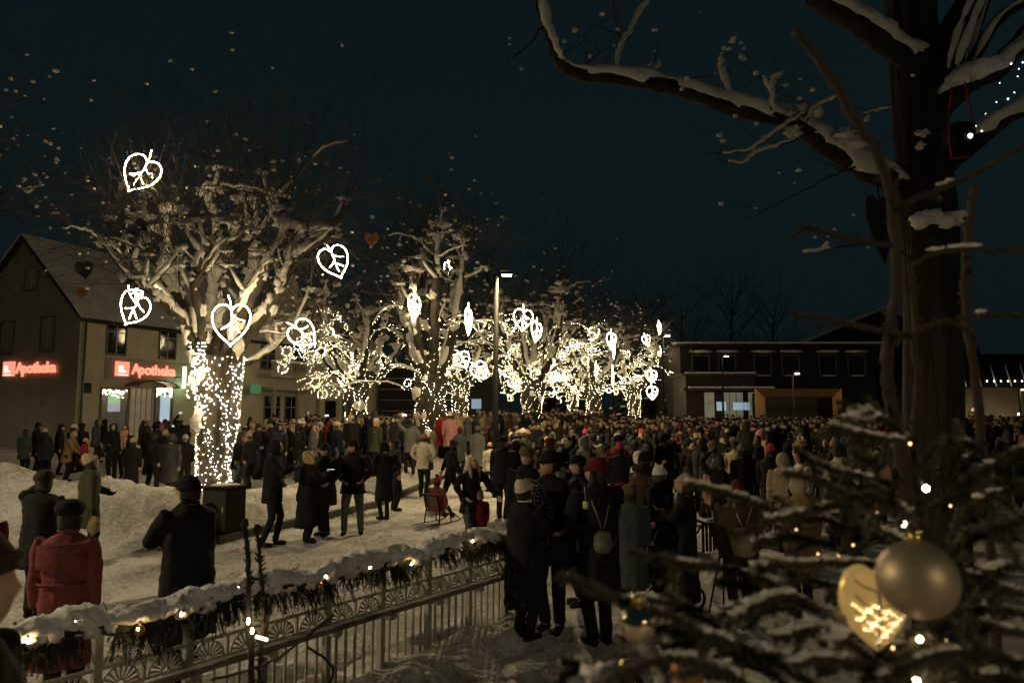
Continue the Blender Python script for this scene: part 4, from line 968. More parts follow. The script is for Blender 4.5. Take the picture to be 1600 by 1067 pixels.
def garland():
    random.seed(31); g = empty('fir_garland', (FA.x, FA.y, 0), FAng, 'fir garland thick with snow and warm bulbs draped along the top of the iron fence', 'garland')
    s0 = -1.8; m = MB(); N = 2400
    cz = lambda x: 1.02 + .02 * sin(x * 5.4) + .025 * noise.noise(V((x * 2, 0, 0)))
    m.tube([V((s0 + (FL - s0) * i / 60, 0, cz(s0 + (FL - s0) * i / 60))) for i in range(61)], .055, 8, rfun=lambda p, a, i: 1 + .5 * noise.noise(V((p.x * 9, cos(a), sin(a)))))
    for i in range(N):
        x = random.uniform(s0, FL); a = random.uniform(-2.9, 0.6)
        if noise.noise(V((x * 3.1, 7, 2))) + .6 * noise.noise(V((x * 9, 3, 2))) < random.uniform(-.5, .15): continue
        r = random.uniform(.03, .08)
        p = V((x, cos(a) * r * 1.2, cz(x) + sin(a) * r)); d = V((random.uniform(-.8, .8), cos(a) * 1.0 - .15, sin(a) * 1.1 - .30)); sprig(m, p, d, random.uniform(.08, .17), .030, 14, .0036)
    for i in range(40):
        x = random.uniform(s0, FL); sprig(m, V((x, random.uniform(-.05, .05), cz(x) + .08)), V((random.uniform(-.8, .8), -.2, random.uniform(.3, 1))), random.uniform(.05, .13))
    m.build('greenery', M_fir, g, smooth=False)
    n = 620; sg = 26; vs = []; fs = []
    for i in range(n + 1):
        x = s0 + (FL - s0) * i / n
        lum = .5 + .5 * noise.noise(V((x * 4.2, 2, 0))) + .42 * noise.noise(V((x * 10, 5, 1)))
        lum = max(.20, lum + .38); end = min(1, (i / n) * 20 + .1, (1 - i / n) * 20 + .1)
        for k in range(sg):
            a = 2 * pi * k / sg; ry = .085 * (.75 + .35 * lum) * end; top = .088 * lum * end; bot = .030 * end
            side = 1 + .30 * noise.noise(V((x * 8, cos(a) * 1.5, sin(a) * 1.5 + 4))) + .20 * noise.noise(V((x * 22, cos(a) * 3, sin(a) * 3))) + .07 * noise.noise(V((x * 60, cos(a) * 8, sin(a) * 8)))
            drip = .07 * max(0, noise.noise(V((x * 11, 8, cos(a))))) if sin(a) < .1 else 0
            z = (top * sin(a) if sin(a) > 0 else bot * sin(a)) * side - drip
            vs.append(V((x, -.015 + cos(a) * ry * side, cz(x) + .045 + z)))
    for i in range(n):
        for k in range(sg):
            k2 = (k + 1) % sg; fs.append((i * sg + k, i * sg + k2, (i + 1) * sg + k2, (i + 1) * sg + k))
    m = MB(); m.add([(v) for v in vs], [f[::-1] for f in fs])
    for i in range(95):
        x = random.uniform(s0, FL); a = random.uniform(2.6, 4.6); m.blob((x, cos(a) * .10, cz(x) + .03 - abs(sin(a)) * .05), random.uniform(.02, .055), (1.2, .7, .9), .5, 8, 6)
    m.build('snow', M_snow, g)
    lm = mat('garland_bulb', (1, .9, .7), .3, emit=(1, .60, .25), es=95)
    bm = MB(); bm.ball((0, 0, 0), (.008, .008, .013), 6, 5); bme = bm.mesh('bulb', lm)
    cm = MB(); cm.tube([V((0, 0, .009)), V((0, 0, .03))], .006, 6); cme = cm.mesh('bulb_socket', M_wire)
    x = -1.6; k = 0
    while x < FL - .03:
        y = random.choice((-.115, -.118, -.10)); z = cz(x) + random.uniform(-.03, .085)
        if z > cz(x) + .04: y = -.085
        b = link_mesh('bulb', bme, g, (x, y, z), (random.uniform(-.6, .6), random.uniform(-.6, .6), 0)); link_mesh('bulb_socket', cme, b)
        x += random.uniform(.24, .52)
    # gold baubles in the greenery
    for px, lab in ((232, 'gold bauble low in the garland behind the red coat woman'), (500, 'gold bauble in the snowy garland near the middle of the fence'), (697, 'gold bauble in the garland near the far end of the fence')):
        s = None
        for i in range(400):
            q = FA + FD * (i * .0115)
            if 800 + F * q.x / q.y > px: s = i * .0115; break
        p = FA + FD * s + V((.07 * sin(FAng), -.12 * cos(FAng), cz(s) - .02)); bb = empty('bauble', p, 0, lab, 'bauble', 'gold baubles on the garland')
        m = MB(); m.ball((0, 0, 0), .035, 18, 12); m.build('ball', mat('satin_gold', (.55, .36, .12), .3, metal=1.), bb); m = MB(); m.tube([V((0, 0, .033)), V((0, 0, .045))], .008, 8); m.build('cap', M_green, bb)
garland()

# dark larch stems sticking up in front of the fence
def stems():
    random.seed(5); Y = 3.0; b = V((at(392, 1060, Y).x, Y, 0)); t = empty('bare_sapling', b, 0, 'two knobbly dark sapling stems with warm bulbs in front of the fence', 'sapling'); m = MB(); mb = MB()
    for pts, r in (([(392, 1300), (393, 1060), (389, 960), (388, 880), (383, 818)], .013), ([(400, 1300), (405, 1060), (412, 960), (408, 900), (402, 826)], .009)):
        q = [p - b for p in spline([at(x, y, Y) for x, y in pts], 8, .002)]
        m.tube(q, lerp_r(r, r * .75, len(q)), 8, rfun=lambda p, a, i: 1 + .5 * noise.noise(V((cos(a), sin(a), p.z * 45))))
        m.blob(q[-1], .016, (1, 1, 1.3), .3)
        for i in range(60):
            p = q[random.randint(6, len(q) - 2)] + V((0, 0, random.uniform(-.03, .03))); a = random.random() * 6.28; m.tube([p, p + V((cos(a) * .022, sin(a) * .022, .018))], [.005, .002], 4)
    for pts in ([(520, 962), (470, 1000), (430, 1030), (380, 1048), (330, 1062)], [(480, 1010), (520, 1040), (515, 1067)], [(415, 900), (400, 905), (392, 900)]):
        q = [p - b for p in spline([at(x, y, Y - .05) for x, y in pts], 6, .003)]; m.tube(q, .006, 5)
    m.build('stem', M_bark2, t)
    lm = _mc['garland_bulb']
    for px, py in ((388, 970), (394, 985)):
        m = MB(); m.ball(at(px, py, Y - .05) - b, (.006, .006, .012), 6, 5); m.build('bulb', lm, t)
    m = MB(); m.tube([at(400, 994, Y - .06) - b, at(418, 999, Y - .06) - b], .006, 8); m.build('glow_tube', mat('glow_stick', (1, .9, .7), .4, emit=(1, .85, .6), es=6), t)
stems()

# ================================================================ foreground spruce with ornaments
M_fir2 = mat('frosted_needles', (.10, .095, .065), .85, c2=(.27, .26, .20), scale=30)
M_fir3 = mat('spruce_needles', (.040, .044, .022), .85, c2=(.09, .09, .05), scale=30)
M_rbark = mat('reddish_bark', (.028, .018, .012), .85, c2=(.04, .028, .019), scale=20, bump=.003, bscale=80)
def spruce():
    random.seed(61); YB = 1.9; b = V((at(1560, 900, YB).x, YB, 0)); t = empty('young_spruce', b, 0, 'out of focus young spruce with frosted twigs and ornaments filling the lower right', 'spruce')
    # trunks / leaders
    m = MB()
    for pts, r0, r1, d in (([(1475, 1400), (1462, 1067), (1440, 900), (1412, 740), (1396, 640), (1386, 560), (1400, 440), (1394, 290)], .016, .010, 1.45),
                           ([(1570, 1400), (1560, 1067), (1545, 800), (1528, 620), (1508, 480), (1512, 380), (1524, 290)], .012, .008, 1.6),
                           ([(1398, 320), (1368, 240), (1330, 180), (1290, 110), (1243, 48)], .010, .007, 1.4),
                           ([(1440, 900), (1425, 750), (1432, 600), (1425, 430)], .009, .007, 1.6)):
        q = [p - b for p in spline([at(x, y, d) for x, y in pts], 7, .003)]; m.tube(q, lerp_r(r0, r1, len(q)), 8, rfun=lambda p, a, i: 1 + .4 * noise.noise(V((cos(a) + p.x * 9, sin(a), p.z * 40))))
        for i in range(40):
            p = q[random.randint(2, len(q) - 2)]; a = random.random() * 6.28; m.tube([p, p + V((cos(a) * .018, sin(a) * .018, .012))], [.005, .002], 4)
    m.tube([V((0, 0, -.1)), V((0, 0, .6)), V((-.1, -.2, 1.3))], [.05, .04, .03], 10)
    m.build('trunk', M_rbark, t)
    def branch(pts, d0, d1, w=1.0, frost=.5, side=5, nl=.0155):
        low = pts[0][1] < 600
        if low: nl = .009; frost = .0
        P = [at(x, y, d0 + (d1 - d0) * i / (len(pts) - 1)) for i, (x, y) in enumerate(pts)]; q = [p - b for p in spline(P, 8, .002)]
        L = sum((a - c).length for a, c in zip(q, q[1:]))
        wd = MB(); wd.tube(q, lerp_r(.0035, .006, len(q)), 5); nd = MB(); sn = MB()
        def needles(q, dens):
            for i in range(len(q) - 1):
                a, c = q[i], q[i + 1]; ax = (c - a).normalized(); n = max(2, int((c - a).length * dens))
                s = ax.cross(V((0, 0, 1))).normalized(); u = s.cross(ax)
                for k in range(n):
                    p = a.lerp(c, random.random()); th = random.random() * 6.28; o = s * cos(th) + u * sin(th)
                    e = (o * 1.0 - ax * .55).normalized() * nl * random.uniform(.7, 1.2); ww = ax * .0018
                    nd.add([p - ww, p + ww, p + e], [(0, 1, 2)], 1 if (u * sin(th)).z * 1.0 > -.1 and random.random() < frost + .2 else 0)
        needles(q, 2900 * w)
        for k in range(side):
            i = random.randint(len(q) // 5, len(q) - 3); ax = (q[i] - q[i + 1]).normalized(); dd = (ax + rv(.9)).normalized(); LL = random.uniform(.03, .08)
            s = [q[i] + dd * LL * j / 4 + V((0, 0, -.02 * (j / 4) ** 2)) for j in range(5)]; wd.tube(s, .0025, 4); needles(s, 2600 * w)
        for i in range(len(q)):
            if noise.noise(q[i] * 14) > (.12 if not low else .34) - frost * .35: sn.blob(q[i] + V((random.uniform(-.004, .004), 0, .009)), random.uniform(.0035, .008), (1.6, 1, .6), .5, 7, 5)
        o = wd.build('branch', M_rbark, t); nd.build('needles', [M_fir3, M_fir2], o, smooth=False)
        if sn.v: sn.build('frost', M_snowb, o)
    B = [([(1076, 757), (1140, 772), (1219, 801), (1300, 815), (1400, 850)], 1.35, 1.45), ([(1145, 838), (1180, 824), (1220, 808), (1306, 790), (1420, 765)], 1.2, 1.4),
         ([(983, 862), (1040, 876), (1090, 884), (1157, 892), (1215, 930), (1300, 974), (1400, 1010)], 1.25, 1.4), ([(872, 897), (915, 915), (962, 935), (1030, 958), (1089, 985), (1150, 1010), (1230, 1045), (1300, 1090)], 1.0, 1.15),
         ([(880, 1032), (920, 1045), (960, 1075), (990, 1110)], 1.5, 1.5), ([(972, 997), (1000, 990), (1047, 978), (1085, 985), (1140, 1015), (1200, 1050)], 1.1, 1.2), ([(1122, 962), (1165, 948), (1210, 932), (1250, 938), (1330, 985)], 1.2, 1.3),
         ([(1183, 888), (1230, 883), (1306, 880), (1370, 884), (1440, 900)], 1.25, 1.35), ([(1150, 968), (1180, 945), (1225, 933), (1280, 955), (1340, 990), (1420, 1050)], 1.05, 1.2),
         ([(1600, 815), (1560, 825), (1520, 842), (1480, 875)], 1.1, 1.2), ([(1610, 880), (1560, 888), (1525, 905), (1600, 930)], 1.2, 1.2), ([(1240, 490), (1290, 500), (1340, 510), (1395, 518), (1425, 528)], 1.3, 1.45), ([(1250, 352), (1285, 362), (1330, 374), (1395, 385)], 1.3, 1.4),
         ([(1610, 395), (1560, 392), (1500, 390), (1460, 396), (1430, 412)], 1.5, 1.5), ([(1610, 492), (1570, 492), (1530, 493)], 1.5, 1.5), ([(1520, 497), (1480, 500), (1430, 516)], 1.4, 1.4), ([(1600, 228), (1570, 245), (1530, 270), (1470, 295), (1410, 318)], 1.35, 1.4),
         ([(1310, 640), (1345, 650), (1385, 660), (1420, 690)], 1.4, 1.45), ([(1300, 665), (1350, 682), (1410, 690)], 1.3, 1.4), ([(1240, 700), (1290, 730), (1350, 745), (1410, 760)], 1.5, 1.5), ([(1290, 775), (1330, 740), (1370, 715), (1400, 700)], 1.6, 1.5), ([(1225, 740), (1270, 748), (1330, 775), (1400, 800)], 1.3, 1.4),
         ([(1600, 700), (1560, 720), (1510, 750), (1450, 800)], 1.4, 1.5), ([(1610, 760), (1560, 770), (1500, 800)], 1.4, 1.4), ([(1540, 690), (1500, 740), (1470, 800)], 1.5, 1.5), ([(930, 1075), (1000, 1040), (1060, 1030), (1130, 1050), (1200, 1090)], 1.0, 1.1), ([(1030, 1010), (1100, 1003), (1160, 1020), (1230, 1070)], 1.15, 1.2),
         ([(1210, 1000), (1260, 985), (1320, 1000), (1400, 1067)], 1.05, 1.1), ([(1240, 1040), (1300, 1030), (1380, 1050), (1460, 1100)], 1.0, 1.1), ([(1400, 1010), (1450, 985), (1510, 975), (1600, 990)], 1.1, 1.2), ([(1380, 1060), (1440, 1030), (1520, 1020), (1610, 1040)], 1.0, 1.1), ([(1470, 960), (1530, 950), (1610, 960)], 1.3, 1.3),
         ([(1490, 1090), (1540, 1060), (1610, 1070)], .95, 1.0), ([(1180, 850), (1230, 838), (1290, 850), (1360, 870)], 1.5, 1.5), ([(1200, 920), (1250, 905), (1300, 915), (1340, 940)], 1.4, 1.4), ([(1330, 840), (1370, 830), (1420, 850)], 1.4, 1.4), ([(1540, 1000), (1500, 930), (1490, 860), (1500, 790)], 1.3, 1.4),
         ([(1120, 910), (1190, 920), (1250, 960), (1290, 1010)], 1.3, 1.35), ([(1000, 935), (1070, 950), (1130, 990), (1170, 1040)], 1.25, 1.3), ([(1350, 770), (1400, 790), (1450, 830)], 1.25, 1.3), ([(1455, 700), (1490, 690), (1540, 705)], 1.5, 1.5)]
    for pts, d0, d1 in B: branch(pts, d0, d1, frost=random.uniform(.15, .5) if pts[0][1] > 640 else .12, side=(1 if pts[0][1] < 640 else 4 if pts[0][0] < 1290 else 11))
    for px, py, d, r in ((1345, 645, 1.4, .024), (1290, 975, 1.1, .03), (1355, 925, 1.2, .02), (940, 1050, 1.1, .022), (1060, 1015, 1.2, .022), (1250, 1025, 1.1, .02), (1210, 665, 1.5, .0)):
        if r: m = MB(); m.blob(at(px, py, d) - b, r, (1.3, 1, .6), .5, 12, 9, 2.2); m.build('snow_clump', M_snowb, t)
    # things hanging on it
    lmx = mat('tiny_gold_bulb', (1, .9, .7), .3, emit=(1, .78, .42), es=9)
    def ornament(px, py, d, r, label, mt, sq=1.0, grp=None):
        e = empty('bauble', at(px, py, d), 0, label, 'bauble', grp); m = MB(); m.ball((0, 0, 0), (r, r, r * sq), 40, 28); m.build('ball', mt, e)
        m = MB(); m.tube([V((0, 0, r * sq * .97)), V((0, 0, r * sq + .012))], .008, 12); m.build('cap', mat('gold_cap', (.8, .6, .2), .25, metal=1), e); m = MB(); m.tube([V((0, 0, r * sq + .01)), V((0, .01, r * sq + .05))], .0012, 4); m.build('hook', M_wire, e)
        return e
    ornament(1433, 905, 1.0, .052, 'large matt bronze ball hanging in front of the spruce', mat('matt_bronze', (.46, .37, .26), .5, metal=.7))
    d = 1.09; o = at(1366, 945, d); e = empty('golden_leaf_lantern', o, 0, 'glowing golden leaf shaped lantern half hidden behind the matt ball', 'light decoration'); u = d / F
    half = [(0, 50), (18, 60), (38, 52), (50, 30), (52, 4), (42, -24), (24, -46), (6, -62), (0, -66)]
    q = spline([V((x * u, 0, z * u)) for x, z in half], 3); ring = q + [V((-p.x, 0, p.z)) for p in q[-2:0:-1]]; n = len(ring); m = MB()
    vs = [p * s_ + V((0, y, 0)) for y, s_ in ((-.010, .86), (-.004, 1), (.004, 1), (.010, .86)) for p in ring]
    m.add(vs, [tuple(range(n)), tuple(range(4 * n - 1, 3 * n - 1, -1))] + [(k * n + i, (k + 1) * n + i, (k + 1) * n + (i + 1) % n, k * n + (i + 1) % n) for k in range(3) for i in range(n)])
    m.build('leaf_body', mat('glowing_gold', (.75, .50, .16), .25, metal=.6, emit=(1, .62, .20), es=.26), e)
    m = MB()
    for k in range(6):
        for i in range(17):
            x = (-44 + i * 5.4) * u; z = (-2 - k * 9 + 5 * sin(i * 1.1 + k * 2) + random.uniform(-2, 2)) * u
            if abs(x) < 44 * u * (1 + min(0, z / (62 * u))) + .002: m.octa((x, -.0135, z), random.uniform(.0006, .0016))
    m.build('bulb', lmx, e)
    m = MB(); m.tube([V((0, -.0125, 58 * u)), V((3 * u, -.0125, 0)), V((-2 * u, -.0125, -60 * u))], .0016, 5)
    for a, b_ in ((30, 40), (4, 18), (-18, -6)):
        for sg in (1, -1): m.tube([V((1 * u, -.0125, (a - 8) * u)), V((sg * 20 * u, -.0125, a * u)), V((sg * 34 * u, -.0125, b_ * u))], .0012, 4)
    m.build('vein', M_wire, e)
    ornament(996, 973, 1.02, .0255, 'small mirror ball reflecting the lights among the left spruce tips', mat('mirror_silver', (.85, .70, .52), .03, metal=1.))
    ornament(1075, 1040, 1.3, .034, 'copper crackled ball low at the bottom edge', mat('copper_crackle', (.55, .25, .12), .25, metal=1., bump=.006, scale=60))
    ornament(975, 1078, 1.5, .045, 'copper ball cut by the bottom edge of the picture', mat('copper_plain', (.6, .3, .15), .1, metal=1.))
    ornament(1480, 965, 1.2, .0, '', M_black) if 0 else None
    g = empty('string_lights', b, 0, 'few warm bulbs on a wire wound through the foreground spruce', 'string lights'); lm = mat('spruce_bulb', (1, .9, .7), .3, emit=(1, .70, .38), es=45); lm2 = mat('spruce_bulb_dim', (1, .8, .5), .3, emit=(1, .55, .22), es=6); m = MB()
    pos = [(1447, 763, 1.3, 1.5), (1412, 818, 1.3, 1.3), (1422, 693, 1.35, .6), (1370, 800, 1.35, .5), (1333, 851, 1.3, .35), (1473, 976, 1.15, .8), (1437, 998, 1.1, 1.1), (1432, 1064, 1.0, 1.2), (1395, 1012, 1.1, .5), (1244, 827, 1.4, .3), (1278, 865, 1.35, .3), (1310, 868, 1.35, .3), (1485, 790, 1.4, .4), (1492, 840, 1.45, .4), (1480, 1000, 1.2, .6), (1520, 640, 1.7, .3), (1450, 1020, 1.2, .6)]
    for px, py, d, s in pos:
        q = MB(); q.ball(at(px, py, d) - b, .0030 * s + .0006, 8, 6); q.build('bulb', lm if s > 1 else lm2, g)
    m.tube(spline([at(px, py, d + .01) - b for px, py, d, s in sorted(pos, key=lambda a: a[1])], 3), .0014, 3); m.build('wire', M_wire, g)
spruce()
# ================================================================ people
def ik(a, b, l1, l2, pole):
    d = b - a; L = min(d.length, (l1 + l2) * .995); d = d.normalized() if d.length > 1e-6 else V((0, 0, -1))
    x = (l1 * l1 - l2 * l2 + L * L) / (2 * L); h = math.sqrt(max(0, l1 * l1 - x * x)); p = pole - d * pole.dot(d)
    p = p.normalized() if p.length > 1e-6 else V((1, 0, 0)); return a + d * x + p * h, a + d * L
SC2 = D_.scenes.new('workbench')
def remesh(name, mb, vox, mats, sm_it=2, disp=None):
    me = D_.meshes.new('tmp'); me.from_pydata([tuple(v) for v in mb.v], [], mb.f); o = D_.objects.new('tmp', me); SC2.collection.objects.link(o)
    r = o.modifiers.new('r', 'REMESH'); r.mode = 'VOXEL'; r.voxel_size = vox; r.use_smooth_shade = True
    s = o.modifiers.new('s', 'SMOOTH'); s.factor = .5; s.iterations = sm_it
    SC2.view_layers[0].update(); dg = SC2.view_layers[0].depsgraph; out = D_.meshes.new_from_object(o.evaluated_get(dg)); out.name = name
    D_.objects.remove(o); D_.meshes.remove(me)
    out.materials.clear()
    for m in (mats if isinstance(mats, (list, tuple)) else [mats]): out.materials.append(m)
    if disp:
        for v in out.vertices: v.co = v.co + v.normal * disp(v.co)
    out.polygons.foreach_set('use_smooth', [True] * len(out.polygons)); return out

COL = dict(black=(.010, .010, .011), charcoal=(.022, .023, .025), navy=(.012, .018, .032), brown=(.045, .028, .018), olive=(.04, .045, .022), grey=(.10, .10, .095), lightgrey=(.25, .25, .23),
           beige=(.33, .27, .18), cream=(.50, .45, .36), white=(.62, .60, .56), red=(.28, .022, .022), darkred=(.10, .012, .014), coral=(.42, .11, .075), pink=(.45, .20, .20), hotpink=(.38, .05, .11), peach=(.45, .25, .16), green=(.055, .075, .028),
           slate=(.05, .065, .07), tan=(.20, .14, .07), blue=(.03, .08, .12), yellow=(.22, .18, .06), denim=(.075, .085, .095), crimson=(.165, .045, .047))
WORD = dict(lightgrey='light grey', darkred='dark red', hotpink='bright pink', slate='slate grey', denim='faded denim', crimson='dull red')
def cword(c): return WORD.get(c, c)
def cloth(c, knit=False):
    b = COL[c]; k = ('knit_' if knit else 'cloth_') + c
    return mat(k, b, .9, c2=tuple(min(1, x * 1.45) for x in b), scale=40 if knit else 14, bump=.004 if knit else .006, bscale=90 if knit else 35, spec=.25, sheen=.0, lo=.3, hi=.7)
M_skin = mat('skin', (.46, .28, .19), .55, c2=(.52, .33, .23), scale=12)
M_eye = mat('eye_dark', (.02, .015, .01), .2)
HAIR = dict(blond=(.34, .24, .12), brownhair=(.05, .03, .018), dark=(.012, .010, .009), greyhair=(.2, .19, .17))
def hairm(c): return mat('hair_' + c, HAIR[c], .6, c2=tuple(x * 1.7 for x in HAIR[c]), scale=30, bump=.004, bscale=60, stretch=(1, 1, .08))
M_fur = {c: mat('fur_' + c, COL[c], .95, c2=tuple(x * .35 for x in COL[c]), scale=70, bump=.01, bscale=120) for c in ('cream', 'brown', 'grey', 'black', 'tan')}

def head_mb(mb, c, M, k, hi):
    nu, nv = (32, 24) if hi else (16, 12); g = lambda x, s: math.exp(-(x / s) ** 2)
    def fn(d):
        x, y, z = d; q = 1.0; f = max(0, y)
        q += (.27 if hi != 2 else .19) * g(x, .15) * g(z + .17, .10) * (f > .4) * min(1, (f - .4) * 3)
        q += .04 * g(x, .11) * g(z - .02, .14) * (f > .5); q -= .035 * g(x, .4) * g(z + .34, .05) * f; q -= .03 * g(x, .5) * g(z + .66, .05) * f
        q += .04 * g(z - .30, .12) * f; q -= .07 * g(abs(x) - .33, .15) * g(z - .10, .13) * f
        q += .065 * g(x, .28) * g(z + .46, .05) * f; q += .06 * g(x, .28) * g(z + .58, .05) * f; q -= .03 * g(x, .3) * g(z + .52, .025) * f
        q += .09 * g(x, .3) * g(z + .80, .18) * f; q += .03 * g(abs(x) - .45, .2) * g(z + .2, .2) * f
        q *= 1 - .16 * max(0, -z) ** 1.5 * (1 - .3 * f); 
        if y < 0 and z < -.2: q *= 1 - .28 * min(1, (-z - .2) * 1.6) * (-y)
        return q
    mb.ball(c, (.076 * k, .096 * k, .118 * k), nu, nv, fn, M)
    for s in (1, -1):
        if hi: mb.ball(c + M @ V((s * .078 * k, -.008 * k, -.005 * k)), (.010 * k, .020 * k, .032 * k), 8, 6, None, M)

def hand_mb(mb, w, d, palm, k, side, curl=.5, glove=0.):
    """hand at wrist w pointing along d, palm normal; five fingers"""
    d = d.normalized(); n = (palm - d * palm.dot(d)).normalized(); s = d.cross(n).normalized() * side
    c = w + d * .045 * k; R3 = Matrix((s, d, n)).transposed(); mb.ball(c, (.042 * k, .052 * k, .018 * k + glove), 10, 7, None, R3)
    for i, (o, L) in enumerate(((-.030, .062), (-.010, .075), (.010, .078), (.030, .070))):
        p0 = w + (d * .082 + s * o) * k; a = 0; pts = [p0 - d * .015 * k, p0]; dd = d
        for j in range(3): a += curl * .75; dd = (d * cos(a) + n * sin(a)); pts.append(pts[-1] + dd * L * k / 3)
        mb.tube(pts, [.0095 * k + glove, .0095 * k + glove, .009 * k + glove, .0082 * k + glove, .007 * k + glove], 6)
    p0 = w + (d * .03 + s * .036) * k; mb.tube([p0, p0 + (d * .03 + s * .022 + n * .01) * k, p0 + (d * .055 + s * .018 + n * .03) * k], [.013 * k + glove, .011 * k + glove, .008 * k + glove], 6)

ARM = {  # hand targets relative to hip centre in fractions of H (side-mirrored x), and elbow pole
    'down': ((.135, .02, -.045), (.3, -1, 0)), 'pocket': ((.105, .065, .07), (1, -.9, 0)), 'front': ((.03, .16, .12), (1, -.5, -.2)), 'phone': ((.035, .19, .22), (.8, -.3, -1)), 'face': ((.045, .10, .385), (1, -.1, -.8)),
    'hold': ((.12, .22, .10), (.5, -.6, -1)), 'back': ((.05, -.09, .06), (1, -.6, 0)), 'up': ((.12, .12, .52), (1, .2, -.4)), 'swingf': ((.11, .15, .02), (.4, -1, 0)), 'swingb': ((.13, -.13, -.01), (.3, -1, 0)), 'carry': ((.02, .17, .17), (1, -.3, -.8)), 'side': ((.20, .04, .02), (.6, -.9, 0)), 'reach': ((.22, .24, .05), (.5, -.4, -1))}

def person_parts(s, hi):
    """returns list of (name, mesh, parentname)"""
    H = s.get('H', 1.70); k = H / 1.72; child = H < 1.35; hk = k * (1.0 if not child else 1.28 * (1.1 / H) ** .15)
    vox = .015 if hi == 2 else (.019 if hi else .028); bul = s.get('bulk', 1.0)
    lean = R(s.get('lean', 0)); sit = s.get('sit', False)
    hip = V((0, 0, .50 * H)) if not sit else V((0, 0, sit)); LM_ = Matrix.Rotation(-lean, 3, 'X'); B = lambda x, y, z: hip + LM_ @ V((x, y, z))
    SH = .315 * H; shw = .112 * H * (.5 + .5 * bul); out = []
    st = s.get('stance', ((-.07, .0), (.07, .0)))
    legs = []
    for i, (fx, fy) in enumerate(st):
        sg = -1 if i == 0 else 1; h0 = hip + V((sg * .052 * H, 0, -.01)); an = V((fx * k, fy * k, .05 * H)) if not sit else V((sg * .10, .42, sit - .25)); kn, an = ik(h0, an, .235 * H, .225 * H, V((sg * .15, 1, 0))); legs.append((h0, kn, an, sg))
    arms = []; an_ = s.get('arms', ('down', 'down'))
    for i, nm in enumerate(an_):
        sg = -1 if i == 0 else 1; t, pole = ARM[nm]; hand = hip + LM_ @ V((t[0] * sg * H, t[1] * H, t[2] * H)); sh = B(sg * shw, 0, SH - .01 * H)
        el, wr = ik(sh, hand, .165 * H, .145 * H, V((pole[0] * sg, pole[1], pole[2]))); arms.append((sh, el, wr, sg))
    yaw, pit, rol = s.get('head', (0, 0, 0)); HM = LM_ @ Matrix.Rotation(R(yaw), 3, 'Z') @ Matrix.Rotation(R(-pit), 3, 'X') @ Matrix.Rotation(R(rol), 3, 'Y')
    nk = B(0, 0, .345 * H); hc = nk + (LM_ @ V((0, .015 * H, .02 * H))) + HM @ V((0, .012 * k, .062 * hk)); 
    # --- body
    m = MB(); m.rings([(B(0, 0, -.04 * H), .07 * H, .05 * H), (B(0, 0, .05 * H), .085 * H, .06 * H), (B(0, 0, .2 * H), .09 * H, .06 * H), (B(0, 0, SH * .92), .085 * H, .045 * H), (B(0, 0, .325 * H), .038 * H, .034 * H)], 14)
    m.tube([B(0, -.005, .31 * H), nk, hc - V((0, .01, .03))], [.034 * H, .033 * H, .032 * H], 12)
    head_mb(m, hc, HM, hk, hi)
    for sh, el, wr, sg in arms:
        m.tube([sh.lerp(el, .25), el, wr], [.020 * H, .018 * H, .015 * H], 8)
        d = (wr - el).normalized(); hand_mb(m, wr, d, V((-sg, .2, 0)) if d.z < -.5 else V((-sg * .6, -.2, .9 if d.z < .5 else 0)), k, -sg, s.get('curl', .5))
    for h0, kn, an, sg in legs:
        m.tube([h0, kn, an], [.045 * H, .030 * H, .022 * H], 8); m.tube([an + V((0, -.01, -.015 * H)), an + V((sg * .01, .12 * k, -.03 * H))], [.024 * H, .018 * H], 8)
    body = remesh('body', m, .007 if s.get('fine') else min(vox, .014 if hi else .026), M_skin, 1); out.append(('body', body, None))
    # --- trousers
    tc = s.get('legs', 'black'); m = MB(); ex = 1.12 * s.get('legw', 1.0)
    for h0, kn, an, sg in legs: m.tube([h0 + V((0, 0, .02)), (h0 + kn) / 2, kn, (kn + an) / 2, an + V((0, 0, .0))], [.052 * H * ex, .047 * H * ex, .037 * H * ex, .033 * H * ex, .030 * H * ex], 10)
    m.rings([(B(0, 0, -.05 * H), .085 * H, .065 * H), (B(0, 0, .05 * H), .088 * H, .068 * H)], 12)
    out.append(('trousers', remesh('trousers', m, vox, cloth(tc), 1, lambda c: .006 * noise.noise(V((c.x * 9, c.y * 9, c.z * 22)))) if hi else m.mesh('trousers', cloth(tc)), None))
    # --- boots
    for h0, kn, an, sg in legs:
        m = MB(); f = V((sg * .12, 1, 0)).normalized()
        if sit: f = V((0, .8, .5))
        z0 = an.z - .05 * H; lift = V((0, 0, 0))
        m.tube([an + V((0, 0, .07 * k * s.get('boot', 1))), an + V((0, 0, -.02 * k))], [.050 * k, .046 * k], 10)
        m.tube([an - f * .035 * k + V((0, 0, -.042 * k)), an + f * .06 * k + V((0, 0, -.045 * k)), an + f * .16 * k + V((0, 0, -.052 * k))], [.042 * k, .044 * k, .036 * k], 10, ell=.9)
        out.append(('boot', m.mesh('boot', cloth(s.get('boots', 'black'))), None))
    # --- coat
    hem = s.get('hem', .42); hz = hem * H if not sit else hip.z - .10 * H; fl = s.get('flare', 1.0); m = MB(); cw = .100 * H * bul; cd = .078 * H * bul
    rg = [(B(0, 0, .338 * H), .048 * H, .046 * H), (B(0, 0, .318 * H), .078 * H, .06 * H), (B(0, 0, .29 * H), .108 * H * (.5 + .5 * bul), cd * .92), (B(0, .005, .2 * H), cw * 1.04, cd * 1.05), (B(0, .005, .1 * H), cw * .98 * s.get('waist', 1), cd * 1.0), (B(0, 0, .0), cw * 1.05, cd * 1.06)]
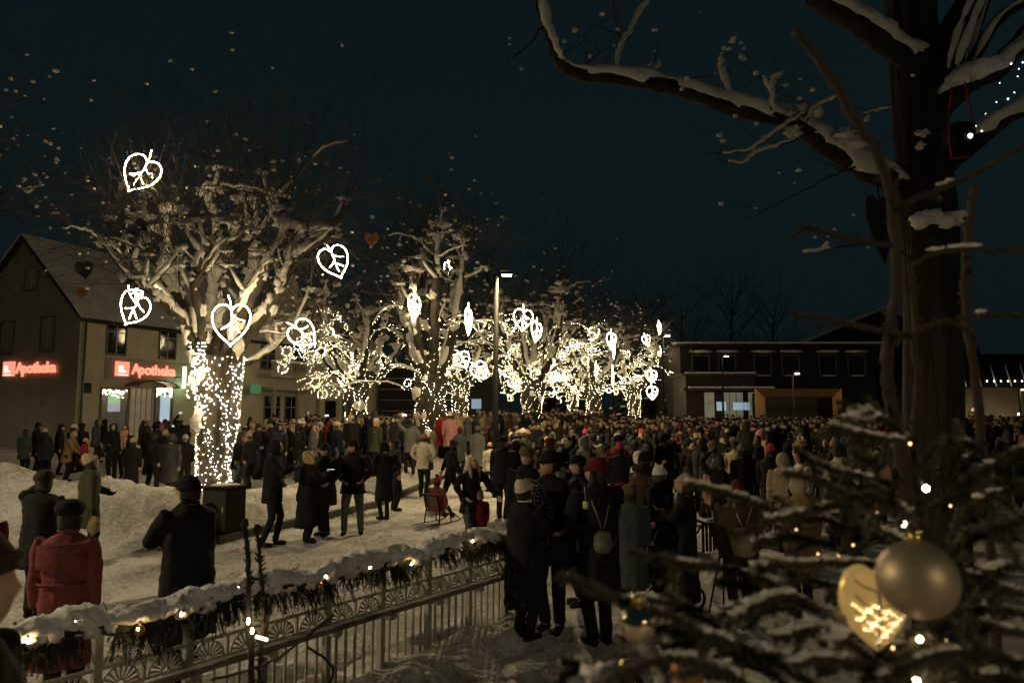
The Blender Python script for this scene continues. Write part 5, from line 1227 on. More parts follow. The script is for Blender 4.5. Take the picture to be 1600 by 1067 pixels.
    if hz < hip.z - .02 * H:
        for q in (.33, .66, 1.0): rg.append((V((0, 0, hip.z + (hz - hip.z) * q)) + V((0, -.01 * q, 0)), cw * (1.05 + .12 * q * fl), cd * (1.06 + .18 * q * fl)))
    else: rg[-1] = (B(0, 0, hz - hip.z), cw * 1.02, cd * 1.03)
    m.rings(rg[::-1], 20)
    sw = .039 * H * (.6 + .4 * bul)
    for sh, el, wr, sg in arms: m.tube([sh + V((-sg * .02, 0, .0)), sh + (el - sh) * .3, el, el + (wr - el) * .6, wr], [sw * 1.0, sw * 1.0, sw * .93, sw * .85, sw * .74], 12)
    st_ = s.get('style', 'wool'); se = (hash(s.get('label', 'x')[:6]) % 1) + s.get('seed', 3)
    def disp(c):
        n = .018 * noise.noise(V((c.x * 8 + se, c.y * 8, c.z * 4))) + .011 * noise.noise(V((c.x * 15, c.y * 15 + se, c.z * 15)))
        if st_ == 'puffer': n += .010 * abs(sin(c.z / k * pi / .085 + .3 * sin(c.x * 20))) - .005
        else:
            if c.z < hip.z + .05: n += .018 * noise.noise(V((math.atan2(c.y, c.x) * 2.4, se, c.z * .8))) * min(1, (hip.z + .1 - c.z) * 3)
        return n
    out.append(('coat', remesh('coat', m, vox, cloth(s.get('coat', 'black')), 1, disp), None))
    # collar or hood bunch
    if s.get('collar', True) and not s.get('hood'):
        m = MB(); m.tube([B(.062 * k * cos(a), .015 + .058 * k * sin(a), .345 * H + .01 * sin(a * 2)) for a in [2 * pi * i / 14 for i in range(15)]], .022 * k, 8); out.append(('collar', m.mesh('collar', cloth(s.get('scarf', s.get('coat', 'black')), True)), None))
    HS = lambda v: hc + HM @ V(v)
    # --- gloves
    if s.get('gloves'):
        for sh, el, wr, sg in arms:
            m = MB(); d = (wr - el).normalized(); hand_mb(m, wr, d, V((-sg, .2, 0)) if d.z < -.5 else V((-sg * .6, -.2, .9 if d.z < .5 else 0)), k, -sg, s.get('curl', .5), .004); m.tube([wr - d * .03, wr + d * .03], .026 * k, 8); out.append(('glove', m.mesh('glove', cloth(s['gloves'], True)), None))
    # --- hair
    hr = s.get('hair') or ('dark' if s.get('hat') else None)
    if hr:
        m = MB(); longh = s.get('long'); nu = 22; z0 = .0
        lens = -.34 * k if longh else -.075 * k; nvv = 9; vs = []
        rows = 12
        for j in range(rows):
            t = j / (rows - 1)
            for i in range(nu + 1):
                a = R(-90 - (118 if longh else 100) + (236 if longh else 200) * i / nu)
                if t < .45: th = (.05 + t / .45 * .95) * pi / 2; r = sin(th); z = cos(th) * .128
                else: r = 1.0 + (.18 if longh else -.12) * (t - .45); z = -(t - .45) / .55 * abs(lens) / k
                w = 1 + .05 * noise.noise(V((a * 4, t * 2, 0)))
                p = V((cos(a) * .090 * r * w, sin(a) * .108 * r * w - .004, z)) * hk
                if longh and t > .75: p = p * 1.0 + V((0, -.0, 0))
                q = HS(p)
                if t > .45 and longh: q2 = hc + LM_ @ p; q = q.lerp(q2, (t - .45) / .55)
                vs.append(q)
        fs = [(j * (nu + 1) + i, j * (nu + 1) + i + 1, (j + 1) * (nu + 1) + i + 1, (j + 1) * (nu + 1) + i) for j in range(rows - 1) for i in range(nu)]
        m.add(vs, fs); inn = [v + (hc - v) * .13 for v in vs]; m.add(inn, [f[::-1] for f in fs])
        b0 = 0; n0 = len(vs); last = (rows - 1) * (nu + 1)
        for i in range(nu): m.f.append((last + i, last + i + 1, n0 + last + i + 1, n0 + last + i)); m.m.append(0)
        if longh:
            for sx in (-1, 1):
                m.tube([HS((sx * .078 * hk, .02, .03)), HS((sx * .092 * hk, .025, -.09)), hc + V((sx * .085 * k, .05, -.22 * k)), hc + V((sx * .075 * k, .075, -.36 * k))], [.02 * k, .032 * k, .036 * k, .018 * k], 8)
        out.append(('hair', m.mesh('hair', hairm(hr)), None))
    # --- hat
    ht = s.get('hat'); hcol = s.get('hatc', 'black')
    def dome(rx, ry, rz, zc, back=0., cut=.0, nu=26, nv=9, knit=True, tip=0.):
        m = MB(); vs = []; fs = []
        for j in range(nv + 1):
            th = (pi / 2) * (1 - cut) * j / nv + .0
            for i in range(nu):
                a = 2 * pi * i / nu; w = 1 + (.018 * cos(a * 13) if knit and j > 1 and hi else 0)
                vs.append(HS((cos(a) * sin(th) * rx * w * hk, (sin(a) * sin(th) * ry * w - back * cos(th)) * hk, (zc + cos(th) * rz + tip * (cos(th) > .8)) * hk)))
        fs = [(j * nu + i, (j + 1) * nu + i, (j + 1) * nu + (i + 1) % nu, j * nu + (i + 1) % nu) for j in range(nv) for i in range(nu)]
        m.add(vs, fs); return m
    if ht in ('beanie', 'pompom', 'catear'):
        m = dome(.087, .108, .130 + s.get('tall', 0), .020, .022 + s.get('tall', 0) * .5)
        out.append(('hat', m.mesh('hat', cloth(hcol, True)), None)); m = MB()
        m.tube([HS((cos(a) * .083 * hk, (sin(a) * .104) * hk, (.036 + .012 * sin(a)) * hk)) for a in [2 * pi * i / 22 for i in range(23)]], .0125 * hk, 7, ell=.55 if False else 1, cap=False); out.append(('hat_brim', m.mesh('hat_brim', cloth(hcol, True)), 'hat'))
        if ht == 'pompom': m = MB(); m.blob(HS((0, -.02, .17 * hk)), .042 * hk, (1, 1, 1), .35, 12, 9, 6); out.append(('pompom', m.mesh('pompom', M_fur[s.get('pom', 'grey')] if s.get('pom', 'grey') in M_fur else cloth(s['pom'], True)), 'hat'))
        if ht == 'catear':
            for sx in (-1, 1): m = MB(); m.tube([HS((sx * .05 * hk, -.01, .10 * hk)), HS((sx * .068 * hk, -.01, .17 * hk))], [.03 * hk, .006], 6); out.append(('ear', m.mesh('ear', cloth(hcol, True)), 'hat'))
    elif ht == 'furhat':
        m = MB(); m.blob(HS((0, -.01, .065 * hk)), .105 * hk, (1.0, 1.15, .85), .14, 20, 14, 9); out.append(('hat', m.mesh('hat', M_fur[hcol if hcol in M_fur else 'grey']), None))
    elif ht == 'beret':
        m = MB(); m.ball(HS((.0, -.02, .085 * hk)), (.110 * hk, .125 * hk, .075 * hk), 18, 10, None, HM); m.tube([HS((cos(a) * .084 * hk, sin(a) * .104 * hk, .045 * hk)) for a in [2 * pi * i / 18 for i in range(19)]], .012, 6, cap=False); out.append(('hat', m.mesh('hat', cloth(hcol, True)), None))
    elif ht == 'cap':
        m = dome(.088, .108, .098, .032, .0, knit=False); out.append(('hat', m.mesh('hat', cloth(hcol)), None)); m = MB(); n = 9
        top = [HS((.078 * hk * sin(R(-75 + 150 * i / n)), (.080 + .0 * 0) * hk + .070 * hk * cos(R(-75 + 150 * i / n)), .040 * hk)) for i in range(n + 1)]; inn = [HS((.085 * hk * sin(R(-75 + 150 * i / n)), .085 * hk * cos(R(-75 + 150 * i / n)) + .01, .045 * hk)) for i in range(n + 1)]
        vs = top + inn + [p - V((0, 0, .008)) for p in top + inn]; q = n + 1
        fs = []
        for i in range(n): fs += [(i, i + 1, q + i + 1, q + i), (2 * q + i + 1, 2 * q + i, 3 * q + i, 3 * q + i + 1), (i + 1, i, 2 * q + i, 2 * q + i + 1)]
        m.add(vs, fs); out.append(('visor', m.mesh('visor', cloth(hcol)), 'hat'))
        if s.get('flaps', True): m = MB(); m.tube([HS((cos(a) * .086 * hk, sin(a) * .102 * hk, .02 * hk)) for a in [R(165 + 210 * i / 12) for i in range(13)]], .022 * hk, 8); out.append(('ear_flap', m.mesh('ear_flap', cloth(hcol, True)), 'hat'))
    if s.get('hood'):
        m = MB(); nu = 24; nv = 12; vs = []; rr_ = s.get('hoodr', 1.0)
        for j in range(nv + 1):
            ph = R(8 + 118 * j / nv)   # angle from the back pole
            for i in range(nu):
                a = 2 * pi * i / nu; r = sin(ph); y = -cos(ph); w = 1 + .05 * noise.noise(V((cos(a) * 2, sin(a) * 2, j * .4)))
                vs.append(HS((cos(a) * r * .112 * rr_ * w * hk, y * .118 * rr_ * w * hk, (sin(a) * r * (.150 if sin(a) < 0 else .140) * rr_ * w + .012 - .01) * hk)))
        fs = [(j * nu + i, j * nu + (i + 1) % nu, (j + 1) * nu + (i + 1) % nu, (j + 1) * nu + i) for j in range(nv) for i in range(nu)] + [tuple(range(nu))[::-1]]
        m.add(vs, fs); inn = [v + (hc - v) * .09 for v in vs]; m.add(inn, [f[::-1] for f in fs])
        out.append(('hood', m.mesh('hood', cloth(s.get('hoodc', s.get('coat', 'black')), s.get('hoodknit', False))), None))
        if s.get('furtrim'):
            m = MB(); ring = [vs[nv * nu + i % nu] for i in range(nu + 1)]
            for p, q in zip(ring, ring[1:]):
                for t in (.25, .75): m.blob(p.lerp(q, t) + rv(.006), random.uniform(.024, .036) * hk * 1.1, (1, 1, 1), .8, 8, 6, 5)
            out.append(('fur_trim', m.mesh('fur_trim', M_fur[s['furtrim']]), 'hood'))
    if s.get('hoodup_bunch'):
        m = MB(); m.tube([B(.085 * k * cos(a), -.03 + .085 * k * sin(a), .335 * H + .035 * k * (sin(a) < 0)) for a in [R(150 + 240 * i / 12) for i in range(13)]], .036 * k, 9, rfun=lambda p, a, i: 1 + .3 * noise.noise(p * 14)); fb = s['hoodup_bunch']
        out.append(('hood_collar', m.mesh('hood_collar', M_fur[fb] if fb in M_fur else cloth(fb)), None))
        if fb in M_fur:
            m = MB()
            for i in range(34): a = R(120 + 300 * random.random()); m.blob(B(.10 * k * cos(a), -.02 + .10 * k * sin(a), .345 * H + random.uniform(-.01, .05)), random.uniform(.02, .034), (1, 1, 1), .8, 7, 5, 5)
            out.append(('fur_trim', m.mesh('fur_trim', M_fur[fb]), 'hood_collar'))
    if s.get('glasses'):
        m = MB()
        for sx in (-1, 1): m.tube([HS((sx * .032 + .020 * cos(a), .100 * hk, .010 + .015 * sin(a))) for a in [2 * pi * i / 10 for i in range(11)]], .0022, 4); m.tube([HS((sx * .052, .098 * hk, .012)), HS((sx * .082, .0, .012))], .0022, 4)
        out.append(('glasses', m.mesh('glasses', M_black), None))
    if hi and not s.get('fine') and not (ht is None and s.get('hood') and s.get('noface')):
        for sx in (-1, 1): m = MB(); m.ball(HS((sx * .030 * hk, .081 * hk, .010 * hk)), .0085 * hk, 8, 6); out.append(('eye', m.mesh('eye', M_eye), None))
    if s.get('belt'):
        m = MB(); zc = .115 * H; m.tube([B(cos(a) * cw * 1.06, .005 + sin(a) * cd * 1.12, zc + .004 * sin(3 * a)) for a in [2 * pi * i / 30 for i in range(31)]], .017, 6, ell=.5); m.tube([B(-.02, -cd * 1.2, zc - .012), B(-.06, -cd * 1.18, zc - .03), B(-.10, -cd * 1.1, zc - .02)], .010, 5)
        out.append(('belt', m.mesh('belt', cloth(s['coat'])), None))
        m = MB(); 
        vs = [B(x * cw, -cd * (1.16 if abs(x) < .9 else .9), z * H) for z in (.185, .20, .29) for x in (-.92, -.5, 0, .5, .92)]
        vs = [v - V((0, .002, 0)) for v in vs]; m.add(vs, [(i, i + 1, i + 6, i + 5) for r_ in (0, 5) for i in range(r_, r_ + 4)]); vs2 = [v + V((0, .03, 0)) for v in vs]; m.add(vs2, [(i + 5, i + 6, i + 1, i) for r_ in (0, 5) for i in range(r_, r_ + 4)]); m.f.append((0, 1, 16, 15)[::-1]); m.m.append(0)
        out.append(('storm_flap', m.mesh('storm_flap', cloth(s['coat'])), None))
    if s.get('dots'):
        m = MB(); ms_ = out[[o[0] for o in out].index('coat')][1]; vv = ms_.vertices; random.seed(3); used = []
        for _ in range(3000):
            v = vv[random.randrange(len(vv))]
            if all((v.co - u).length > .042 for u in used): used.append(v.co.copy()); n = v.normal; m.ball(v.co + n * .0005, .0055, 6, 4)
            if len(used) > 190: break
        if s.get('hood'):
            hv = [v for n_, me_, _ in out if n_ == 'hood' for v in me_.vertices]
            u2 = []
            for v in hv[:len(hv) // 2]:
                if all((v.co - u).length > .036 for u in u2): u2.append(v.co.copy()); m.ball(v.co + (v.co - hc).normalized() * .001, .0055, 6, 4)
        out.append(('dot_pattern', m.mesh('dot_pattern', cloth('cream')), 'coat'))
    return out, dict(hc=hc, hip=hip, arms=arms, B=B, k=k, HM=HM)

def instantiate(parts, loc, rz, label, group=None, scale=1.0, over=None):
    p = empty('person', loc, rz, label, 'person', group); p.scale = (scale,) * 3; d = {}
    for nm, me, par in parts:
        o = D_.objects.new(nm, me); col.objects.link(o); o.parent = d.get(par, p); d[nm] = o
        if over and nm in over:
            o.material_slots[0].link = 'OBJECT'; o.material_slots[0].material = over[nm]
    return p
def ground_at(px, fd, py=700):
    Y = F / fd; x = xat(px, Y, py); return V((x, Y, gz(x, Y)))
PEOPLE_XY = []
def person(px, fd, face, label, group=None, hi=1, dz=0., dx=0., dy=0., **s):
    s['label'] = label; s['seed'] = px * .01; random.seed(px)
    parts, info = person_parts(s, hi); loc = ground_at(px, fd) + V((dx, dy, dz)); o = instantiate(parts, loc, R(face), label, group); info['o'] = o; info['M'] = Matrix.Translation(loc) @ Matrix.Rotation(R(face), 4, 'Z'); PEOPLE_XY.append((loc.x, loc.y)); return info

def bag(info, side, kind, label, c='black', drop=.0, group=None):
    """a bag hanging from a hand or a shoulder, a thing of its own"""
    k = info['k']
    if kind == 'hand': a = info['arms'][side][2] + V((0, .02, -.09 * k)); 
    else: a = info['arms'][side][0]
    e = empty('handbag' if kind != 'plastic' else 'shopping_bag', (0, 0, 0), 0, label, 'bag', group); m = MB()
    if kind == 'plastic' or kind == 'hand':
        if kind == 'plastic': a = info['arms'][side][2] + V((0, .02, -.08 * k))
        bc = a + V((0, 0, -.24))
        bc = a + V((0, 0, -.17)); m.blob(bc, .085, (.8, 1.0, 1.35), .4, 14, 10, 2.5)
        if kind == 'hand': m = MB(); m.rings([(bc + V((0, 0, -.11)), .07, .15), (bc + V((0, 0, 0)), .065, .14), (bc + V((0, 0, .09)), .04, .11)], 14)
        m.build('bag_body', cloth(c), e); m = MB(); m.tube([bc + V((0, .07, .08)), a + V((0, .02, 0)), a + V((0, -.02, 0)), bc + V((0, -.07, .08))], .007, 5); m.build('bag_handle', cloth(c), e)
    else:
        sg = info['arms'][side][3]; bc = info['hip'] + V((sg * .22 * k, -.02, -.02 * k + drop)); m.rings([(bc + V((0, 0, -.11)), .05, .13), (bc, .06, .135), (bc + V((0, 0, .09)), .04, .11)], 14); m.build('bag_body', cloth(c), e)
        m = MB(); m.tube(spline([bc + V((0, .1, .08)), info['B'](sg * .14 * k, .10, .3 * k), a + V((0, .02, .055 * k)), info['B'](sg * .13 * k, -.10, .3 * k), bc + V((0, -.1, .08))], 4), .009, 5); m.build('bag_strap', cloth(c), e)
    e.matrix_world = info['M']; e.location = info['M'].translation; return e

# ---------------------------------------------------------------- figures one can tell apart
person(-62, 740, -78, 'person in a brown ribbed beanie seen in close profile, bottom left corner', hi=2, H=1.67, coat='black', hat='beanie', hatc='brown', tall=.02, head=(0, -10, 0), scarf='black', dz=.05, fine=True)
person(-26, 170, 0, 'person in a red and black jacket cut by the left edge of the picture', H=1.66, coat='darkred', hat='beanie', hatc='black', bulk=1.15)
person(70, 133, 8, 'person in black puffer and brown fur hat, one hand at the face', H=1.68, coat='black', style='puffer', hat='furhat', hatc='brown', arms=('face', 'down'), gloves='darkred', hem=.34, bulk=1.12, head=(5, 0, 0))
i = person(113, 196, 4, 'woman in a long dull red belted coat and black beret seen from behind', H=1.66, coat='crimson', hem=.24, flare=1.5, bulk=1.04, belt=True, hat='beret', hatc='black', hair='dark', gloves='black', arms=('down', 'down'), hi=2, hoodup_bunch=None)
bag(i, 0, 'hand', 'black handbag hanging beside the long dull red coat')
i = person(143, 100, -50, 'person in dark parka and ribbed beanie looking down, carrying a plastic bag', H=1.70, coat='olive', style='wool', hat='beanie', hatc='beige', tall=.02, glasses=True, arms=('front', 'down'), hem=.33, bulk=1.1, head=(0, -25, 0), gloves='black')
bag(i, 1, 'plastic', 'pale pink plastic shopping bag hanging from the dark parka sleeve', 'tan')
person(302, 173, 62, 'big man in black coat and black cap with glasses facing left, back half turned', H=1.82, coat='black', hem=.22, flare=.5, bulk=1.28, hat='cap', hatc='black', glasses=True, arms=('phone', 'front'), hi=2, head=(18, 0, 0), hair='dark')
# left bank people
LB = [(38, 47, 0, 'woman in a slate grey coat seen from behind at the far left', dict(H=1.6, coat='slate', hem=.36, hair='dark', legs='navy')),
      (56, 46, -40, 'tall person in black coat behind the slate grey coat at far left', dict(H=1.78, coat='black', hem=.35, hat='beanie', hatc='black')),
      (68, 48, 10, 'person in black with a cream hat near the left edge', dict(H=1.62, coat='black', hem=.38, hat='beanie', hatc='cream')),
      (72, 49, 20, 'short person in dark hooded jacket near the left edge', dict(H=1.45, coat='charcoal', hood=True)),
      (92, 46, -60, 'man with a black cap turned right beside the tan coat', dict(H=1.74, coat='black', hat='cap', hatc='black')),
      (105, 50, -75, 'blond person in a tan coat leaning forward on a stick', dict(H=1.62, coat='tan', hem=.36, hair='blond', lean=12, arms=('hold', 'hold'), hatc='tan')),
      (112, 45, -30, 'person in a white hat between two dark coats on the left', dict(H=1.7, coat='charcoal', hat='beanie', hatc='white')),
      (132, 51, -55, 'girl in a red jacket and peach hat on the left', dict(H=1.36, coat='red', hat='beanie', hatc='peach', legs='charcoal')),
      (127, 44, 70, 'person in black with a fur hat left of the shop window', dict(H=1.72, coat='black', hat='furhat', hatc='brown')),
      (177, 49, -170, 'tall person in black facing the camera below the pharmacy window', dict(H=1.80, coat='black', hem=.36, hood=True, arms=('down', 'front'))),
      (196, 48, -165, 'adult in black beside the baby in a quilted suit', dict(H=1.68, coat='black', hat='beanie', hatc='charcoal', arms=('carry', 'carry'))),
      (207, 60, 5, 'person in a long black coat and cream beanie seen from behind near the snowbank', dict(H=1.55, coat='black', hem=.20, flare=1.5, hat='beanie', hatc='beige')),
      (238, 58, -20, 'person striding in black with legs apart before the big tree', dict(H=1.68, coat='black', hem=.46, hat='beanie', hatc='charcoal', stance=((-.22, .05), (.24, -.05)))),
      (258, 50, 160, 'blond woman in a fur trimmed dark coat facing the camera left of the big tree', dict(H=1.66, coat='black', hair='blond', hem=.36, hoodup_bunch='cream', arms=('pocket', 'phone'))),
      (267, 62, -8, 'person in a hooded charcoal puffer with the hood up seen from behind', dict(H=1.68, coat='charcoal', style='puffer', hood=True, hem=.26, bulk=1.15)),
      (289, 56, -150, 'person with a white beanie and glasses just left of the big trunk', dict(H=1.58, coat='black', hat='beanie', hatc='cream', glasses=True)),
      (228, 46, -30, 'woman in black with long dark hair in front of the pharmacy doors', dict(H=1.7, coat='black', hair='dark', long=True)),
      (243, 45, 60, 'man in black hood before the right pharmacy window', dict(H=1.78, coat='black', hood=True)),
      (276, 44, 40, 'tall person in black cap beside the thick lit trunk', dict(H=1.85, coat='black', hat='cap', hatc='black'))]
for px, fd, fc, lab, s in LB: person(px, fd, fc, lab, hi=0, group='people on the raised side left of the big tree', **s)
i = None
parts, info = person_parts(dict(H=.75, coat='peach', style='puffer', hood=True, legs='peach', bulk=1.25, seed=1, arms=('hold', 'down')), 0); l = ground_at(193, 50); instantiate(parts, l + V((0, 0, .95)), R(-170), 'baby in a pale peach quilted suit held up before the pharmacy window')
person(380, 44, -20, 'person in a grey coat and white hat just right of the thick lit trunk', hi=0, H=1.68, coat='grey', hat='beanie', hatc='lightgrey', hem=.4)
# group on the path
person(428, 88, -80, 'woman in black jacket and tight black trousers facing right, leftmost of the path group', H=1.88, coat='black', hem=.40, flare=.6, hood=True, arms=('pocket', 'phone'), stance=((-.06, .06), (.10, -.12)), legw=.85, bulk=1.05)
i = person(482, 86, -62, 'blond woman in a long black coat looking down at a phone', H=1.68, coat='black', hem=.16, flare=1.5, hair='blond', long=True, arms=('phone', 'phone'), head=(0, -30, 0), bulk=1.1)
bag(i, 0, 'shoulder', 'black shoulder bag worn by the blond woman with the phone')
def phone(info, label, glow=True):
    c = (info['arms'][0][2] + info['arms'][1][2]) / 2 + V((0, .09, .05)); e = empty('mobile_phone', (0, 0, 0), 0, label, 'phone'); m = MB(); m.box((c.x - .037, c.y - .07, c.z), (c.x + .037, c.y + .07, c.z + .008)); m.build('phone_case', M_black, e, smooth=False)
    m = MB(); m.box((c.x - .033, c.y - .062, c.z + .0085), (c.x + .033, c.y + .062, c.z + .011)); m.build('lit_screen', mat('phone_screen', (.8, .9, 1), .3, emit=(.7, .85, 1), es=1.6), e, smooth=False); e.matrix_world = info['M']
phone(i, 'lit phone in the hands of the blond woman on the path')
person(510, 82, 150, 'man with glasses and black beanie in a dark parka facing the camera behind the phone', H=1.74, coat='charcoal', style='puffer', hem=.33, hat='beanie', hatc='black', glasses=True, arms=('pocket', 'phone'), bulk=1.15)
person(553, 80.5, -172, 'man in black jacket and grey trousers standing with hands in pockets, head turned left', H=1.82, coat='black', hem=.42, hat='beanie', hatc='black', arms=('pocket', 'pocket'), head=(-55, 0, 0), legs='grey', stance=((-.15, .0), (.14, .02)), bulk=1.18)
person(602, 71.5, 35, 'woman in a long black hooded coat and boots, right of the man in grey trousers', H=1.72, coat='black', hem=.24, flare=.9, hood=True, arms=('pocket', 'pocket'), bulk=1.05, legw=.8)
person(617, 66, -60, 'person in dark coat half hidden behind the long hooded coat', H=1.70, coat='charcoal', hem=.3, hat='beanie', hatc='charcoal')
i = person(662, 57.5, -12, 'woman in pale quilted jacket and coral beanie with a shoulder bag', H=1.72, coat='cream', style='puffer', hem=.44, hat='pompom' if 0 else 'beanie', hatc='coral', arms=('pocket', 'pocket'), bulk=1.12)
bag(i, 1, 'shoulder', 'dark grey shoulder bag on the pale quilted jacket', 'charcoal')
person(704, 65, -85, 'person in black walking to the right in mid stride', H=1.68, coat='black', hem=.44, hat='beanie', hatc='charcoal', stance=((-.06, .34), (.07, -.34)), arms=('swingb', 'swingf'), lean=6, head=(0, -15, 0))
person(735, 92, -140, 'woman with long blond hair in a black coat looking down at a child', H=1.60, coat='black', hem=.40, legs='denim', hair='blond', long=True, head=(-5, -32, 0), arms=('reach', 'pocket'), lean=6)
person(750, 92, 175, 'small child in a patterned dark suit and beige pompom hat beside the blond woman', H=1.02, coat='darkred', legs='darkred', hat='pompom', hatc='tan', pom='tan', bulk=1.15, head=(0, 5, 0))
person(785, 71, -20, 'man in black with a black beanie standing beside the street lamp pole', H=1.80, coat='black', hem=.42, hat='beanie', hatc='black', bulk=1.1, head=(-60, 0, 0))
person(766, 54, 20, 'child in a pale padded suit and pink hat left of the street lamp pole', H=1.42, coat='cream', style='puffer', hat='beanie', hatc='peach', legs='charcoal', bulk=1.1)
person(799, 55, -175, 'girl in a long peach coat and cream beanie right of the street lamp pole', H=1.72, coat='peach', style='puffer', hem=.33, hat='beanie', hatc='cream', arms=('face', 'phone'), legs='black')
# near right group
person(818, 153, -42, 'woman in a black coat and cream ribbed pompom hat holding a child close', hi=2, H=1.60, coat='black', hem=.20, hat='pompom', hatc='cream', pom='brown', arms=('carry', 'carry'), head=(-10, -15, 0), scarf='white', bulk=1.12, tall=.01)
parts, info = person_parts(dict(H=.95, coat='black', hem=.40, hood=True, hoodr=1.02, legs='black', dots=True, seed=2, bulk=1.15, arms=('hold', 'hold'), stance=((-.05, .05), (.05, .05))), 1); l = ground_at(843, 148); instantiate(parts, l + V((-.03, -.02, .56)), R(-10), 'child in a dotted dark hooded suit carried by the woman in the cream hat')
person(862, 143, 158, 'tall man in a black fur hooded parka and black beanie looking left', hi=2, H=1.93, coat='black', hem=.36, hat='beanie', hatc='black', hoodup_bunch='cream', head=(-42, 4, 0), arms=('pocket', 'down'), bulk=1.2)
person(824, 108, 170, 'face under a light brown fur hat behind the tall man in the parka', H=1.86, coat='black', hat='furhat', hatc='tan', head=(-10, 0, 0), bulk=1.1)
person(908, 125, 100, 'man in a black peaked cap with ear flaps beside the tall parka', H=1.86, coat='black', hat='cap', hatc='black', bulk=1.2, hem=.35)
i = person(934, 150, 20, 'woman in a black coat and dark red beanie with long dark hair, backpack on', hi=2, H=1.90, coat='black', hem=.26, flare=.6, hat='beanie', hatc='darkred', hair='dark', long=True, head=(60, 0, 0), arms=('pocket', 'hold'), bulk=1.1)
def backpack(info, label, c, sc_=1.0, dx=-.05, z=.1):
    e = empty('backpack', (0, 0, 0), 0, label, 'backpack'); k = info['k']; o = info['B'](dx * k, -.175 * k, z * k); m = MB(); S = sc_
    m.ball(o, (.105 * S, .055 * S, .13 * S), 18, 12, lambda d: .9 / (abs(d.x) ** 3.2 + abs(d.y) ** 3.2 + abs(d.z) ** 3.2) ** (1 / 3.2) * (1 - .12 * max(0, d.z))); m.build('bag_body', mat('backpack_' + c, tuple(x * 1.0 for x in ((.16, .17, .10) if c == 'sage' else COL[c])), .5), e)
    m = MB(); m.ball(o + V((0, -.03 * S, -.04 * S)), (.085 * S, .045 * S, .075 * S), 16, 10); m.build('front_pocket', _mc['backpack_' + c], e)
    for a, b_ in ((( -.01, .12), (-.09, .40)), ((.01, .12), (.11, .38)), ((.09, -.07), (.18, .02))):
        m = MB(); m.tube([o + V((a[0] * S, -.0, a[1] * S)), o + V(((a[0] + b_[0]) / 2, .015, (a[1] + b_[1]) / 2)), o + V((b_[0], .06, b_[1]))], .011, 6, ell=.6); m.build('shoulder_strap', _mc['backpack_' + c], e)
    m = MB(); m.tube([o + V((.105 * S * cos(a), -.02, .13 * S * sin(a))) for a in [pi * i / 12 for i in range(13)]], .003, 4); m.build('zip', M_black, e)
    e.matrix_world = info['M']
backpack(i, 'small sage green backpack on the back of the woman with the dark red beanie', 'sage', 1.0)
c = i['M'] @ (i['arms'][1][2]); e = empty('paper_cup', at(915, 789, F / 156), 0, 'small white paper cup in front of the black coats', 'cup'); m = MB(); m.rings([((0, 0, -.035), .024, .024), ((0, 0, .035), .032, .032)], 14); m.build('cup_body', cloth('cream'), e); m = MB(); m.tube([V((.0, 0, .03)), V((-.01, 0, .18))], .003, 5); m.build('straw', cloth('cream'), e)
person(984, 130, 10, 'child in a long blue grey coat and furry beige hat seen from behind', H=1.50, coat='slate', hem=.20, hat='furhat', hatc='tan', bulk=1.15)
person(968, 122, -20, 'child in dark clothes with a bright pink hat between the adults', H=1.47, coat='black', hat='beanie', hatc='hotpink')
person(1005, 112, -65, 'man in a brown jacket with a fur hood and black beanie facing right', H=1.80, coat='brown', hem=.40, hat='beanie', hatc='black', hoodup_bunch='brown', bulk=1.15)
person(1027, 118, -60, 'woman in black wearing a white cat ear hat', H=1.66, coat='black', hem=.36, hat='catear', hatc='white', hair='brownhair')
person(1068, 128, 78, 'woman in a very long black coat and tall beige beanie facing left', hi=2, H=1.60, coat='black', hem=.07, flare=1.3, hat='beanie', hatc='beige', tall=.03, head=(10, -12, 0), arms=('phone', 'hold'), hair='brownhair')
i = person(1150, 136, -12, 'person in a maroon jacket and dark hood with a big beige scarf down the back', hi=1, H=1.58, coat='brown', hem=.44, hat='beanie', hatc='darkred', legs='charcoal', bulk=1.2, hoodup_bunch='tan')
backpack(i, 'beige bundled cloth rucksack on the maroon jacket', 'beige', 1.45, dx=.04, z=.12)
person(1248, 128, 15, 'person in a cream knitted hood and beige coat behind the spruce twigs', H=1.58, coat='tan', hem=.28, hood=True, hoodc='beige', hoodknit=True, bulk=1.2)
person(1222, 92, -25, 'person in a beige quilted long coat with hood up', H=1.68, coat='beige', style='puffer', hem=.28, hood=True)
person(1000, 84, 35, 'person in a white teddy coat with hood up in the crowd', H=1.62, coat='white', hood=True, hem=.4, hi=0)
person(1115, 82, 0, 'child in a peach jacket and fur pompom hat in the gap of the crowd', H=1.42, coat='peach', hat='pompom', hatc='grey', pom='cream', legs='black', hi=0)
person(1160, 80, 10, 'person in dark jacket with a child in green riding on the shoulders', H=1.72, coat='black', hat='beanie', hatc='grey', hi=0)
parts, info = person_parts(dict(H=1.1, coat='green', style='puffer', hood=True, legs='black', bulk=1.2, seed=4, arms=('front', 'front'), stance=((-.1, .15), (.1, .15))), 0); instantiate(parts, ground_at(1167, 78) + V((0, 0, 1.02)), R(10), 'child in a green puffer with hood up, carried above the crowd')
person(968, 76, -15, 'woman in hot pink hat and dark coat in the middle of the crowd', H=1.72, coat='black', hat='catear', hatc='hotpink', hi=0)
person(690, 42, -30, 'woman in a long red coat beside the pink coat, left of the street lamp', H=1.78, coat='red', hem=.26, hi=0, hair='dark')
person(702, 43, -15, 'woman in a pale pink coat and cream hat beside the long red coat', H=1.80, coat='pink', hem=.3, hat='beanie', hatc='cream', hi=0)
person(718, 45, -25, 'person in a slate coat and maroon hat right of the pale pink coat', H=1.70, coat='slate', hem=.3, hat='beanie', hatc='darkred', hi=0)
